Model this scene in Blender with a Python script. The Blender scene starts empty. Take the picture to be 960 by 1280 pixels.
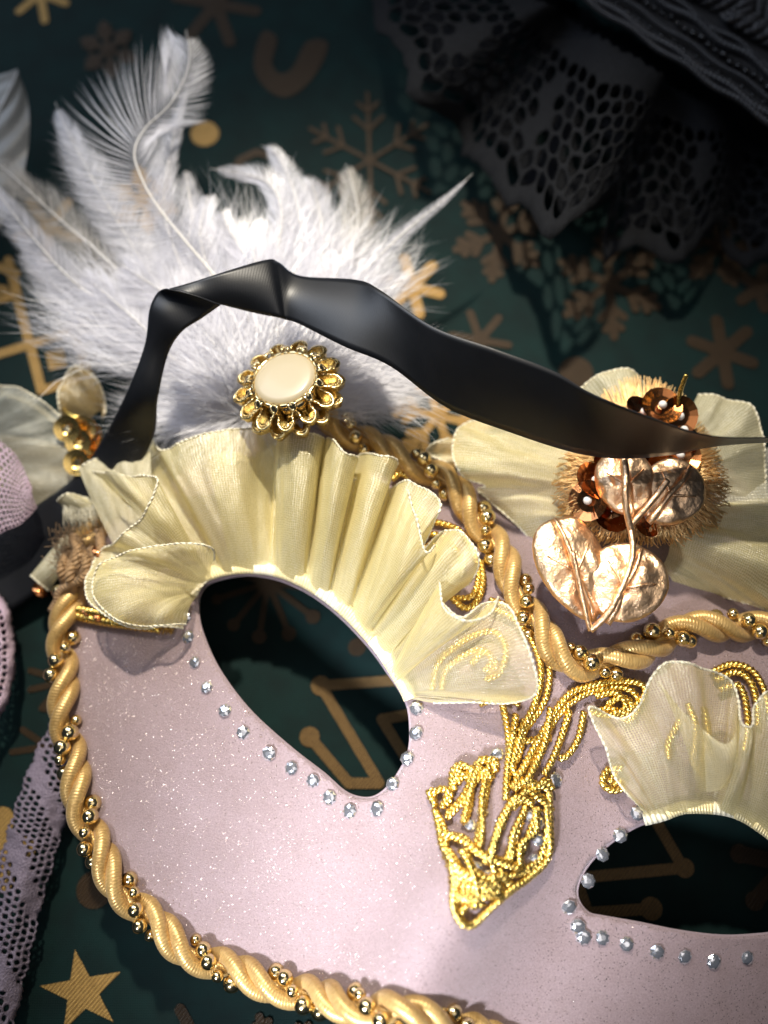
import bpy, bmesh, math, random
from mathutils import Vector, Matrix, noise
from mathutils.geometry import delaunay_2d_cdt
random.seed(7)
PI = math.pi
sc = bpy.context.scene
C = sc.collection
S = 0.01                      # everything below is written in centimetres

# ------------------------------------------------------------------ camera
TILT = math.radians(15); DIST = 21.6; FPX = 1256.0
CAM = Vector((0, -DIST*math.sin(TILT), 1 + DIST*math.cos(TILT)))
RX = Matrix.Rotation(TILT, 3, 'X')
cd = bpy.data.cameras.new('camera'); cam = bpy.data.objects.new('camera', cd); C.objects.link(cam)
cam.location = CAM*S; cam.rotation_euler = (TILT, 0, 0)
cd.sensor_fit = 'VERTICAL'; cd.sensor_height = 36; cd.lens = 36*FPX/1280
cd.clip_start = 0.01; cd.clip_end = 50
cd.dof.use_dof = True; cd.dof.focus_distance = 0.187; cd.dof.aperture_fstop = 6.5
sc.camera = cam
# ------------------------------------------------------------------ light
w = bpy.data.worlds.new('World'); sc.world = w; w.use_nodes = True
bgn = w.node_tree.nodes['Background']; bgn.inputs[0].default_value = (0.55, 0.7, 1.0, 1); bgn.inputs[1].default_value = 0.04
def lamp(name, kind, loc, aim, power, col, size=0.05, **k):
    l = bpy.data.lights.new(name, kind); o = bpy.data.objects.new(name, l); C.objects.link(o)
    o.location = Vector(loc)*S
    o.rotation_euler = (Vector(aim)-Vector(loc)).to_track_quat('-Z', 'Y').to_euler()
    l.energy = power; l.color = col
    if kind == 'AREA': l.shape = 'RECTANGLE'; l.size = size; l.size_y = k.get('size_y', size)
    if kind == 'SPOT': l.shadow_soft_size = size; l.spot_size = math.radians(k['cone']); l.spot_blend = 1.0
    return o
lamp('key_lamp', 'SPOT', (-7, 38, 56), (-0.3, 0.2, 2), 30.0, (1.0, 0.91, 0.76), 0.014, cone=21)
lamp('window_light', 'AREA', (-30, 30, 36), (-3, 1, 2), 1.25, (0.72, 0.82, 1.0), 0.25, size_y=0.3)
lamp('added_fill', 'AREA', (8, -8, 70), (0, 0, 0), 0.65, (1.0, 0.95, 0.92), 0.45)  # added overhead fill, softens contrast and gives the metals a reflection
lamp('added_nose_fill', 'SPOT', (-15, -27, 32), (0.3, -7.0, 2.2), 24.0, (0.88, 0.92, 1.0), 0.03, cone=16)  # added narrow spot to brighten the nose slope and lower mask
sc.view_settings.view_transform = 'Standard'; sc.view_settings.look = 'None'
sc.view_settings.exposure = 0; sc.view_settings.gamma = 1
sc.cycles.transparent_max_bounces = 40; sc.cycles.max_bounces = 8

# ------------------------------------------------------------------ helpers
def P(px, py, z):
    d = RX @ Vector(((px-480)/FPX, (640-py)/FPX, -1))
    return CAM + d*((z-CAM.z)/d.z)
def PX(p):                                  # centimetres per pixel at p
    return -((RX.transposed() @ (p-CAM)).z)/FPX
def W(pt): return P(pt[0], pt[1], pt[2])
def cr(pts, n=8, closed=False):             # catmull-rom through tuples
    pts = [Vector(p) for p in pts]; out = []; N = len(pts)
    for i in range(N if closed else N-1):
        if closed: a, b, c, d = pts[(i-1) % N], pts[i], pts[(i+1) % N], pts[(i+2) % N]
        else: a, b, c, d = pts[max(i-1, 0)], pts[i], pts[i+1], pts[min(i+2, N-1)]
        for k in range(n):
            t = k/n
            out.append(0.5*((2*b)+(c-a)*t+(2*a-5*b+4*c-d)*t*t+(3*b-a-3*c+d)*t**3))
    if not closed: out.append(pts[-1].copy())
    return out
def resample(pts, step):
    out = [pts[0].copy()]; acc = 0
    for a, b in zip(pts, pts[1:]):
        L = (b-a).length
        if L < 1e-9: continue
        d = step-acc
        while d <= L:
            out.append(a.lerp(b, d/L)); d += step
        acc = (acc+L) % step
    return out
def frames(pts, up=Vector((0, 0, 1))):
    fr = []
    for i in range(len(pts)):
        t = (pts[min(i+1, len(pts)-1)]-pts[max(i-1, 0)])
        t = t.normalized() if t.length > 1e-9 else Vector((1, 0, 0))
        r = t.cross(up)
        r = r.normalized() if r.length > 1e-6 else Vector((1, 0, 0))
        fr.append((t, r, r.cross(t)))
    return fr
class MB:
    def __init__(s): s.v = []; s.f = []; s.uv = []
    def add(s, v, f, uv=None):
        o = len(s.v); s.v += [Vector(p) for p in v]; s.f += [tuple(i+o for i in q) for q in f]
        s.uv += uv if uv else [(0, 0)]*len(v)
    def tube(s, pts, r, n=8, cap=True, u0=0, up=Vector((0, 0, 1))):
        fr = frames(pts, up); V = []; U = []; F = []; L = u0
        for i, (p, (t, a, b)) in enumerate(zip(pts, fr)):
            if i: L += (p-pts[i-1]).length
            rr = r(i/(len(pts)-1)) if callable(r) else r
            for k in range(n):
                an = 2*PI*k/n
                V.append(p+a*math.cos(an)*rr+b*math.sin(an)*rr); U.append((L, k/n))
        for i in range(len(pts)-1):
            for k in range(n):
                F.append((i*n+k, i*n+(k+1) % n, (i+1)*n+(k+1) % n, (i+1)*n+k))
        if cap: F.append(tuple(range(n-1, -1, -1))); F.append(tuple((len(pts)-1)*n+k for k in range(n)))
        s.add(V, F, U)
    def grid(s, rows, uvs=None):
        n = len(rows[0]); V = [p for r in rows for p in r]
        F = [(i*n+j, i*n+j+1, (i+1)*n+j+1, (i+1)*n+j) for i in range(len(rows)-1) for j in range(n-1)]
        s.add(V, F, [q for r in uvs for q in r] if uvs else None)
    def ball(s, c, r, nu=8, nv=6):
        V = [c+Vector((0, 0, r))]; F = []
        for i in range(1, nv):
            for k in range(nu):
                th = PI*i/nv; ph = 2*PI*k/nu
                V.append(c+Vector((math.sin(th)*math.cos(ph), math.sin(th)*math.sin(ph), math.cos(th)))*r)
        V.append(c-Vector((0, 0, r)))
        for k in range(nu): F.append((0, 1+k, 1+(k+1) % nu))
        for i in range(nv-2):
            for k in range(nu):
                a = 1+i*nu; F.append((a+k, a+nu+k, a+nu+(k+1) % nu, a+(k+1) % nu))
        a = 1+(nv-2)*nu
        for k in range(nu): F.append((a+k, len(V)-1, a+(k+1) % nu))
        s.add(V, F)
    def mesh(s, name, m, org=Vector((0, 0, 0)), smooth=True):
        me = bpy.data.meshes.new(name)
        me.from_pydata([(p-org)*S for p in s.v], [], s.f)
        me.materials.append(m)
        ul = me.uv_layers.new(name='UVMap'); uv = s.uv
        buf = [0.0]*(2*len(me.loops)); li = [0]*len(me.loops); me.loops.foreach_get('vertex_index', li)
        for i, vi in enumerate(li): buf[2*i], buf[2*i+1] = uv[vi]
        ul.data.foreach_set('uv', buf)
        me.polygons.foreach_set('use_smooth', [smooth]*len(me.polygons))
        return me
    def build(s, name, m, parent=None, smooth=True, loc=None):
        org = rootloc(parent) if parent else (loc or Vector((0, 0, 0)))
        o = bpy.data.objects.new(name, s.mesh(name, m, org, smooth)); C.objects.link(o)
        if parent: o.parent = parent
        else: o.location = org*S
        return o
def rootloc(o):
    while o.parent: o = o.parent
    return Vector(o.location)/S
def tag(o, label=None, cat=None, group=None, kind=None):
    for k, v in (('label', label), ('category', cat), ('group', group), ('kind', kind)):
        if v: o[k] = v
    return o
def empty(name, loc, label, cat, group=None):
    o = bpy.data.objects.new(name, None); C.objects.link(o); o.location = loc*S; o.empty_display_size = 0.01
    return tag(o, label, cat, group)
def inst(name, me, parent, loc, rot=None, scale=1.0):
    o = bpy.data.objects.new(name, me); C.objects.link(o); o.parent = parent
    o.location = (loc-rootloc(parent))*S
    if rot is not None: o.rotation_euler = rot.to_euler()
    o.scale = (scale,)*3 if not isinstance(scale, tuple) else scale
    return o
def solid(o, th, off=0):
    if 'lace' in o.name or 'net' in o.name: weld(o)
    m = o.modifiers.new('thick', 'SOLIDIFY'); m.thickness = th*S; m.offset = off; return o

# ------------------------------------------------------------------ materials
class NT:
    def __init__(s, name):
        s.m = bpy.data.materials.new(name); s.m.use_nodes = True; s.t = s.m.node_tree
        s.b = s.t.nodes['Principled BSDF']; s.out = s.t.nodes['Material Output']
    def n(s, typ, **k):
        nd = s.t.nodes.new(typ)
        for a, v in k.items():
            if a.startswith('i_'): nd.inputs[a[2:].replace('_', ' ')].default_value = v
            else: setattr(nd, a, v)
        return nd
    def l(s, a, b): s.t.links.new(a, b)
    def set(s, **k):
        for a, v in k.items(): s.b.inputs[a.replace('_', ' ')].default_value = v
    def math(s, op, a, b=None, c=None):
        nd = s.n('ShaderNodeMath', operation=op)
        for i, x in enumerate((a, b, c)):
            if x is None: continue
            if isinstance(x, (int, float)): nd.inputs[i].default_value = x
            else: s.l(x, nd.inputs[i])
        return nd.outputs[0]
    def coord(s, kind='Object', scale=(100, 100, 100)):
        tc = s.n('ShaderNodeTexCoord'); mp = s.n('ShaderNodeMapping'); mp.inputs['Scale'].default_value = scale
        s.l(tc.outputs[kind], mp.inputs[0]); return mp.outputs[0]
    def noise(s, co, scale, detail=3, rough=.55):
        nd = s.n('ShaderNodeTexNoise'); nd.inputs['Scale'].default_value = scale; nd.inputs['Detail'].default_value = detail
        nd.inputs['Roughness'].default_value = rough; s.l(co, nd.inputs['Vector']); return nd.outputs['Fac']
    def ramp(s, f, stops):
        nd = s.n('ShaderNodeValToRGB'); e = nd.color_ramp.elements
        while len(e) < len(stops): e.new(0.5)
        for x, (p, c) in zip(e, stops): x.position = p; x.color = (*c, 1) if len(c) == 3 else c
        s.l(f, nd.inputs[0]); return nd.outputs[0]
    def bump(s, h, dist, strength=1.0, nrm=None):
        nd = s.n('ShaderNodeBump'); nd.inputs['Distance'].default_value = dist*S; nd.inputs['Strength'].default_value = strength
        s.l(h, nd.inputs['Height'])
        if nrm: s.l(nrm, nd.inputs['Normal'])
        return nd.outputs[0]
def sinw(M, x, freq): return M.math('MULTIPLY_ADD', M.math('SINE', M.math('MULTIPLY', x, freq*2*PI)), .5, .5)
def sep(M, co):
    nd = M.n('ShaderNodeSeparateXYZ'); M.l(co, nd.inputs[0]); return nd.outputs

def mat_cloth():
    M = NT('green_table_fabric'); co = M.coord()
    x, y, z = sep(M, co)
    wv = M.math('ADD', sinw(M, x, 22), sinw(M, y, 22)); ns = M.noise(co, 1.3, 4)
    M.l(M.ramp(ns, [(.3, (.0008, .0092, .0088)), (.7, (.0013, .0165, .0152))]), M.b.inputs['Base Color'])
    M.l(M.bump(M.math('ADD', wv, M.noise(co, 40)), .006, .5), M.b.inputs['Normal'])
    M.set(Roughness=.75, Specular_IOR_Level=.2); return M.m
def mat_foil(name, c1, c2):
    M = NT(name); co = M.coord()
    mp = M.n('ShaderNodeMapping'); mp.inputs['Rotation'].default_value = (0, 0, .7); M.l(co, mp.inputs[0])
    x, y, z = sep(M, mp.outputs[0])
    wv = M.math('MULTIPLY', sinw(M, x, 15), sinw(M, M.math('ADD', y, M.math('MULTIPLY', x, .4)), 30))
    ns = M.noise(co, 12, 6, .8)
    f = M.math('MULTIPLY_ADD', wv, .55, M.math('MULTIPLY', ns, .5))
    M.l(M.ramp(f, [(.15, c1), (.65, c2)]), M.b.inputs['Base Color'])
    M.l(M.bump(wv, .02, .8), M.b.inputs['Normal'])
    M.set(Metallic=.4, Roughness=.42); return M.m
def mat_mask():
    M = NT('pink_glitter_satin'); co = M.coord()
    ns = M.noise(co, 1.2, 4); fine = M.noise(co, 38, 2)
    vo = M.n('ShaderNodeTexVoronoi'); vo.inputs['Scale'].default_value = 34; M.l(co, vo.inputs['Vector'])
    vr, vg, vb = [M.n('ShaderNodeSeparateColor')]*3
    M.l(vo.outputs['Color'], vr.inputs[0])
    pick = M.math('MULTIPLY', M.math('GREATER_THAN', vr.outputs[0], M.math('MULTIPLY_ADD', M.noise(co, .7, 2), -.60, 1.10)), M.math('LESS_THAN', vo.outputs['Distance'], .31))
    base = M.ramp(ns, [(.2, (.265, .190, .188)), (.8, (.32, .238, .245))])
    gr = M.n('ShaderNodeMix', data_type='RGBA', blend_type='MULTIPLY'); gr.inputs[0].default_value = 1; M.l(base, gr.inputs[6]); M.l(M.ramp(M.noise(co, 30, 3, .8), [(.3, (.72, .70, .70)), (.7, (1.12, 1.12, 1.14))]), gr.inputs[7])
    mix = M.n('ShaderNodeMix', data_type='RGBA'); M.l(pick, mix.inputs[0]); M.l(gr.outputs[2], mix.inputs[6]); mix.inputs[7].default_value = (.78, .68, .64, 1)
    M.l(mix.outputs[2], M.b.inputs['Base Color']); M.l(pick, M.b.inputs['Metallic'])
    M.l(M.math('MULTIPLY_ADD', pick, -.28, .52), M.b.inputs['Roughness'])
    nb = M.bump(M.math('ADD', fine, M.noise(co, 90, 1)), .012, 1.0)
    # flakes face every way
    vs = M.n('ShaderNodeVectorMath', operation='SUBTRACT'); M.l(vo.outputs['Color'], vs.inputs[0]); vs.inputs[1].default_value = (.5, .5, .5)
    vm = M.n('ShaderNodeVectorMath', operation='SCALE'); M.l(vs.outputs[0], vm.inputs[0]); M.l(M.math('MULTIPLY', pick, 1.1), vm.inputs['Scale'])
    va = M.n('ShaderNodeVectorMath', operation='ADD'); M.l(nb, va.inputs[0]); M.l(vm.outputs[0], va.inputs[1])
    vn = M.n('ShaderNodeVectorMath', operation='NORMALIZE'); M.l(va.outputs[0], vn.inputs[0])
    M.l(vn.outputs[0], M.b.inputs['Normal'])
    M.set(Sheen_Weight=.35, Sheen_Roughness=.35); return M.m
def mat_organza(name, col, alpha=.72, warp=19):
    M = NT(name); uv = M.coord('UV', (1, 1, 1)); x, y, z = sep(M, uv)
    ns = M.noise(uv, 2.2, 4)
    xx = M.math('ADD', x, M.math('MULTIPLY', M.noise(uv, 2), .12)); yy = M.math('ADD', y, M.math('MULTIPLY', ns, .12))
    wu = sinw(M, xx, warp); wv_ = sinw(M, yy, warp*1.2)
    th = M.math('MAXIMUM', wu, wv_)                    # threads are solid, the gaps between them let light through
    gl = M.noise(uv, 30, 3, .7); pat = M.noise(M.coord('UV', (1, .28, 1)), 5, 3)
    M.t.nodes.remove(M.b)
    df = M.n('ShaderNodeBsdfDiffuse'); tl = M.n('ShaderNodeBsdfTranslucent'); gs = M.n('ShaderNodeBsdfGlossy'); tr = M.n('ShaderNodeBsdfTransparent')
    cc = M.ramp(ns, [(.3, tuple(c*.88 for c in col)), (.75, col)])
    glint = M.math('MULTIPLY', M.math('MULTIPLY_ADD', wu, .6, .4), M.math('MULTIPLY_ADD', gl, 3.2, -1.1))  # thread highlights painted into the organza colour
    mg = M.n('ShaderNodeMix', data_type='RGBA', blend_type='MULTIPLY'); mg.inputs[0].default_value = 1; M.l(cc, mg.inputs[6]); M.l(M.ramp(glint, [(.0, (.80, .77, .70)), (.62, (1.0, 1.0, 1.0))]), mg.inputs[7]); cc = mg.outputs[2]
    M.l(cc, df.inputs[0]); M.l(cc, tl.inputs[0]); gs.inputs[0].default_value = (1, .95, .80, 1); gs.inputs['Roughness'].default_value = .36
    bp = M.bump(M.math('ADD', M.math('MULTIPLY', M.math('MULTIPLY', wu, wv_), .8), gl), .012, .9)
    M.l(bp, gs.inputs['Normal'])
    a = M.n('ShaderNodeMixShader'); a.inputs[0].default_value = .33; M.l(df.outputs[0], a.inputs[1]); M.l(tl.outputs[0], a.inputs[2])
    b = M.n('ShaderNodeMixShader'); spk = M.math('MULTIPLY', M.math('MULTIPLY', M.math('MULTIPLY_ADD', M.math('MULTIPLY', wu, wv_), 1.3, .25), M.math('MULTIPLY_ADD', gl, 3.0, -1.1)), M.math('MULTIPLY_ADD', pat, 1.6, -.2))
    M.l(M.math('MINIMUM', M.math('MAXIMUM', M.math('MULTIPLY', spk, 1.7), 0.02), .8), b.inputs[0]); M.l(a.outputs[0], b.inputs[1]); M.l(gs.outputs[0], b.inputs[2])
    lw = M.n('ShaderNodeLayerWeight'); lw.inputs[0].default_value = .35
    al = M.math('ADD', M.math('ADD', M.math('MULTIPLY', M.math('SUBTRACT', pat, .5), .30), M.math('MULTIPLY_ADD', th, .26, alpha-.20)), M.math('MULTIPLY', M.math('POWER', lw.outputs['Facing'], 1.6), .95))
    al = M.math('MINIMUM', al, 1.0)
    c = M.n('ShaderNodeMixShader'); M.l(al, c.inputs[0]); M.l(tr.outputs[0], c.inputs[1]); M.l(b.outputs[0], c.inputs[2])
    M.l(c.outputs[0], M.out.inputs[0]); return M.m
def mat_cord(name, c1, c2, freq=11, metal=.35, rough=.38, dist=.02):
    M = NT(name); uv = M.coord('UV', (1, 1, 1)); x, y, z = sep(M, uv)
    u = M.math('ADD', x, M.math('MULTIPLY', y, .18))
    wv = sinw(M, u, freq); ns = M.noise(uv, 2.5, 3)
    st = M.noise(M.coord('UV', (16, 2.2, 1)), 3, 3)
    M.l(M.ramp(M.math('MULTIPLY_ADD', st, .6, M.math('MULTIPLY', ns, .4)), [(.3, c1), (.7, c2)]), M.b.inputs['Base Color'])
    M.l(M.bump(M.math('MULTIPLY_ADD', st, .3, wv), dist, .8), M.b.inputs['Normal'])
    M.set(Metallic=metal, Roughness=rough, Sheen_Weight=.15); return M.m
def mat_metal(name, col, rough=.22, bump=0, bs=8, c2=None):
    M = NT(name); co = M.coord(); ns = M.noise(co, bs, 4)
    M.l(M.ramp(ns, [(.25, c2 or tuple(c*.75 for c in col)), (.7, col)]), M.b.inputs['Base Color'])
    M.set(Metallic=1.0, Specular_IOR_Level=.5); M.l(M.math('MULTIPLY_ADD', ns, .14, rough-.05), M.b.inputs['Roughness'])
    if bump: M.l(M.bump(ns, bump, 1.0), M.b.inputs['Normal'])
    return M.m
def mat_feather(name, col, alpha=.8):
    M = NT(name); co = M.coord(); M.t.nodes.remove(M.b)
    df = M.n('ShaderNodeBsdfDiffuse'); tl = M.n('ShaderNodeBsdfTranslucent'); gs = M.n('ShaderNodeBsdfGlossy'); tr = M.n('ShaderNodeBsdfTransparent')
    cc = M.ramp(M.noise(co, 1.5), [(.3, tuple(c*.85 for c in col)), (.7, col)])
    M.l(cc, df.inputs[0]); M.l(cc, tl.inputs[0]); gs.inputs['Roughness'].default_value = .35
    a = M.n('ShaderNodeMixShader'); a.inputs[0].default_value = .4; M.l(df.outputs[0], a.inputs[1]); M.l(tl.outputs[0], a.inputs[2])
    b = M.n('ShaderNodeMixShader'); b.inputs[0].default_value = .08; M.l(a.outputs[0], b.inputs[1]); M.l(gs.outputs[0], b.inputs[2])
    c = M.n('ShaderNodeMixShader'); c.inputs[0].default_value = alpha; M.l(tr.outputs[0], c.inputs[1]); M.l(b.outputs[0], c.inputs[2])
    M.l(c.outputs[0], M.out.inputs[0]); return M.m
def mat_vane(name, col, a):
    M = NT(name); uv = M.coord('UV', (1, 1, 1)); M.t.nodes.remove(M.b); x, y, z = sep(M, uv)
    df = M.n('ShaderNodeBsdfDiffuse'); tl = M.n('ShaderNodeBsdfTranslucent'); gs = M.n('ShaderNodeBsdfGlossy'); tr = M.n('ShaderNodeBsdfTransparent')
    st = M.noise(M.coord('UV', (1, .10, 1)), 13, 4, .65); big = M.noise(M.coord('UV', (1, .5, 1)), 2.2, 2)
    cc = M.ramp(st, [(.3, tuple(c*.8 for c in col)), (.7, col)])
    M.l(cc, df.inputs[0]); M.l(cc, tl.inputs[0]); gs.inputs['Roughness'].default_value = .4
    bp = M.bump(st, .03, .8); M.l(bp, df.inputs['Normal']); M.l(bp, gs.inputs['Normal'])
    m1 = M.n('ShaderNodeMixShader'); m1.inputs[0].default_value = .4; M.l(df.outputs[0], m1.inputs[1]); M.l(tl.outputs[0], m1.inputs[2])
    m2 = M.n('ShaderNodeMixShader'); m2.inputs[0].default_value = .07; M.l(m1.outputs[0], m2.inputs[1]); M.l(gs.outputs[0], m2.inputs[2])
    al = M.math('ADD', M.math('MULTIPLY', M.math('SUBTRACT', st, .5), 2.6), M.math('MULTIPLY_ADD', big, 1.0, a-.5))
    al = M.math('SUBTRACT', al, M.math('MULTIPLY', M.math('POWER', y, 2.5), .75))
    al = M.math('MAXIMUM', M.math('MINIMUM', al, .92), 0)
    m3 = M.n('ShaderNodeMixShader'); M.l(al, m3.inputs[0]); M.l(tr.outputs[0], m3.inputs[1]); M.l(m2.outputs[0], m3.inputs[2])
    M.l(m3.outputs[0], M.out.inputs[0]); return M.m
def mat_ribbon():
    M = NT('black_satin'); uv = M.coord('UV', (1, 1, 1)); x, y, z = sep(M, uv)
    tw = sinw(M, M.math('ADD', x, M.math('MULTIPLY', y, .35)), 19)
    edge = sinw(M, x, 9)
    M.l(M.ramp(M.noise(uv, 1.5), [(.3, (.004, .005, .007)), (.7, (.007, .008, .011))]), M.b.inputs['Base Color'])
    M.l(M.bump(M.math('ADD', tw, M.noise(uv, 20)), .003, .2), M.b.inputs['Normal'])
    M.set(Roughness=.42, Specular_IOR_Level=.5, Sheen_Weight=.14, Sheen_Roughness=.3, Sheen_Tint=(.5, .68, 1, 1)); return M.m  # bluish sheen tint stands in for cool light on the folds
def mat_plain(name, c1, c2, rough=.8, scale=20, bump=.01, **k):
    M = NT(name); co = M.coord(); ns = M.noise(co, scale, 4)
    M.l(M.ramp(ns, [(.3, c1), (.7, c2)]), M.b.inputs['Base Color'])
    if bump: M.l(M.bump(ns, bump, .8), M.b.inputs['Normal'])
    M.set(Roughness=rough, **k); return M.m
def mat_gem():
    M = NT('clear_rhinestone')
    M.set(Base_Color=(.80, .80, .84, 1), Metallic=.9, Roughness=.14, Coat_Weight=1.0, Coat_Roughness=.02); return M.m

m_cloth = mat_cloth()
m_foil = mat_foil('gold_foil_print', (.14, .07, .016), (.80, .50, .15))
m_foild = mat_foil('shaded_gold_foil_print', (.016, .009, .003), (.070, .038, .013))  # same gold foil, with shade put into its colour
m_foilm = mat_foil('half_shaded_gold_foil_print', (.05, .028, .008), (.34, .20, .07))  # gold foil darkened in colour for the mask's shadow in the eye openings
m_mask = mat_mask()
m_org = mat_organza('cream_organza', (1.0, .90, .49), .62)
m_orgw = mat_organza('pale_organza', (1.0, .92, .60), .58)
m_tulle = mat_organza('sheer_tulle', (.80, .80, .70), .42, 14)
m_orgs = mat_organza('sheer_cream_organza', (1.0, .90, .50), .40)
m_hem = mat_cord('cream_hem_thread', (.80, .72, .50), (.95, .90, .72), 9, 0, .5, .03)
m_satin = mat_cord('gold_satin_cord', (.36, .20, .055), (.74, .50, .19), 19, .45, .36, .0045)
m_bead = mat_metal('polished_gold', (.96, .76, .40), .14)
m_gold = mat_metal('bright_gold', (1.0, .72, .20), .24, .01, 25)
m_pale = mat_metal('pale_gold', (.98, .76, .36), .2, .006, 25)
m_cream = mat_plain('cream_enamel', (.42, .36, .24), (.45, .39, .27), .38, 1, 0, Coat_Weight=.15)
m_rose = mat_metal('hammered_rose_gold', (1.0, .70, .44), .37, .035, 7, (.84, .54, .31))
m_copper = mat_metal('copper_sequin', (.55, .22, .08), .16)
m_seq = mat_metal('gold_sequin', (.95, .66, .22), .25)
m_fea = mat_feather('white_feather', (.90, .90, .97), .62)
m_feag = mat_feather('grey_cream_feather', (.62, .58, .52), .55)
m_vane = mat_vane('white_feather_vane', (.90, .90, .96), .62)
m_vanet = mat_vane('thin_feather_vane', (.74, .74, .80), .08)
m_vaneg = mat_vane('grey_feather_vane', (.62, .58, .54), .45)
m_quill = mat_plain('ivory_quill', (.75, .72, .68), (.85, .83, .8), .45, 3, 0)
m_rib = mat_ribbon()
m_lace = mat_plain('black_lace_thread', (.005, .0055, .0065), (.015, .016, .019), .9, 28, .04, Specular_IOR_Level=.15)
m_blackcord = mat_cord('black_braid_cord', (.006, .006, .008), (.02, .02, .024), 9, 0, .35, .03)
m_pinklace = mat_plain('pale_pink_lace_thread', (.17, .135, .18), (.30, .25, .31), .85, 26, .07)
m_net = mat_plain('pink_net_thread', (.45, .32, .40), (.62, .48, .56), .8, 22, .03)
m_gem = mat_gem()
m_white = mat_plain('pearl_white', (.8, .78, .74), (.9, .88, .85), .2, 3, 0)
m_fray = mat_cord('brown_frayed_thread', (.22, .12, .05), (.45, .28, .13), 14, .1, .6, .03)
m_fringe = mat_metal('fringe_gold_thread', (.98, .72, .36), .42, c2=(.70, .42, .18))
m_edge = mat_plain('pale_lilac_felt_edge', (.26, .20, .22), (.36, .28, .31), .9, 30, .01)

# ------------------------------------------------------------------ tablecloth and its printed motifs
mb = MB(); mb.grid([[Vector((x, y, 0)) for x in range(-70, 71, 10)] for y in range(-60, 101, 10)])
cloth = tag(mb.build('tablecloth', m_cloth), kind='structure')
ZP = .02
def flat(poly, name, m):                       # a foil shape 0.2 mm proud of the cloth, closed sides
    mb = MB(); n = len(poly); top = [P(x, y, ZP) for x, y in poly]
    mb.add(top, [tuple(range(n))]); o = mb.build(name, m, cloth, False); return o
def strokes(name, lines, wd, m, dots=(), z=ZP):
    mb = MB(); k = 0
    for ln in lines:
        for a, b in zip(ln, ln[1:]):
            A = P(a[0], a[1], z+k*.0012); B = P(b[0], b[1], z+k*.0012); k += 1
            d = (B-A).normalized(); s = Vector((-d.y, d.x, 0)); w2 = wd*.0172/2
            n = 5; V = []
            for q in range(n+1): an = PI*q/n-PI/2; V.append(B+d*math.cos(an)*w2+s*math.sin(an)*w2)
            for q in range(n+1): an = PI*q/n+PI/2; V.append(A+d*math.cos(an)*w2+s*math.sin(an)*w2)
            mb.add(V, [tuple(range(len(V)))])
    for (x, y, r) in dots:
        c = P(x, y, z+k*.0012); k += 1; mb.add([c+Vector((math.cos(2*PI*q/18), math.sin(2*PI*q/18), 0))*r*.0178 for q in range(18)], [tuple(range(18))])
    return mb.build(name, m, cloth, False)
def pol(cx, cy, r, deg): a = math.radians(deg); return (cx+r*math.cos(a), cy+r*math.sin(a))
def flake(cx, cy, R, wd, m, rot=0, arms=6, branch=True, dot=0, name='snowflake_print'):
    L = []; D = []
    for i in range(arms):
        a = rot+360/arms*i; L.append([(cx, cy), pol(cx, cy, R, a)])
        if branch:
            for f in (.45, .72):
                b = pol(cx, cy, R*f, a)
                for s in (-1, 1): L.append([b, pol(b[0], b[1], R*.34*(1.3-f), a+s*48)])
        if dot: D.append((*pol(cx, cy, R, a), dot))
    return strokes(name, L, wd, m, D)
# bottom-left star
flat([pol(103, 1240, 54 if i % 2 == 0 else 21, -100+36*i) for i in range(10)], 'star_print', m_foil)
strokes('dot_print', [], 1, m_foild, [(118, 1112, 21)])
strokes('dot_print', [], 1, m_foil, [(256, 167, 20)])
strokes('dot_print', [], 1, m_foild, [(720, 466, 23)])
strokes('line_print', [[(225, 1262), (240, 1290)]], 13, m_foild)
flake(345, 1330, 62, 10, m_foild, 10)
# eye opening prints
strokes('burst_print', [[(335, 728), p] for p in ((271, 749), (292, 781), (324, 796), (361, 792), (391, 771))] + [[(335, 728), p] for p in ((270, 712), (295, 680), (330, 668), (372, 680), (396, 712), (402, 738))], 8, m_foild,
        [(271, 749, 7), (292, 781, 8), (324, 796, 9), (361, 792, 9), (391, 771, 9), (295, 680, 8), (330, 668, 8), (372, 680, 8)])
strokes('dot_print', [], 1, m_foild, [(446, 809, 11)])
strokes('zigzag_print', [[(500, 850), (401, 857), (474, 979), (436, 979), (387, 921)], [(520, 892), (477, 899), (506, 945)]], 13, m_foilm, [(401, 857, 12), (387, 921, 12)])
strokes('zigzag_print', [[(805, 1000), (854, 1085), (737, 1096)], [(725, 1112), (735, 1141), (814, 1136)]], 13, m_foilm, [(856, 1085, 11), (814, 1136, 13)])
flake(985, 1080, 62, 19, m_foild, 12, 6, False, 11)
# left lattice motif
strokes('lattice_print', [[(10, 325), (52, 488), (112, 470)], [(-10, 330), (20, 342)], [(-20, 448), (88, 415)], [(94, 412), (118, 500)], [(-10, 360), (5, 362)], [(-15, 378), (20, 368)]], 13, m_foil)
flat([(57, 441), (79, 435), (84, 458), (62, 463)], 'square_print', m_foil)
# left low branches
strokes('branch_print', [[(15, 940), (78, 930)], [(28, 912), (58, 932), (40, 962)], [(38, 838), (80, 850)], [(38, 862), (80, 852)], [(80, 852), (52, 885), (80, 890)], [(58, 932), (110, 925)]], 8, m_foild)
flake(-10, 1062, 40, 30, m_foil, 0, 5, False)
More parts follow.
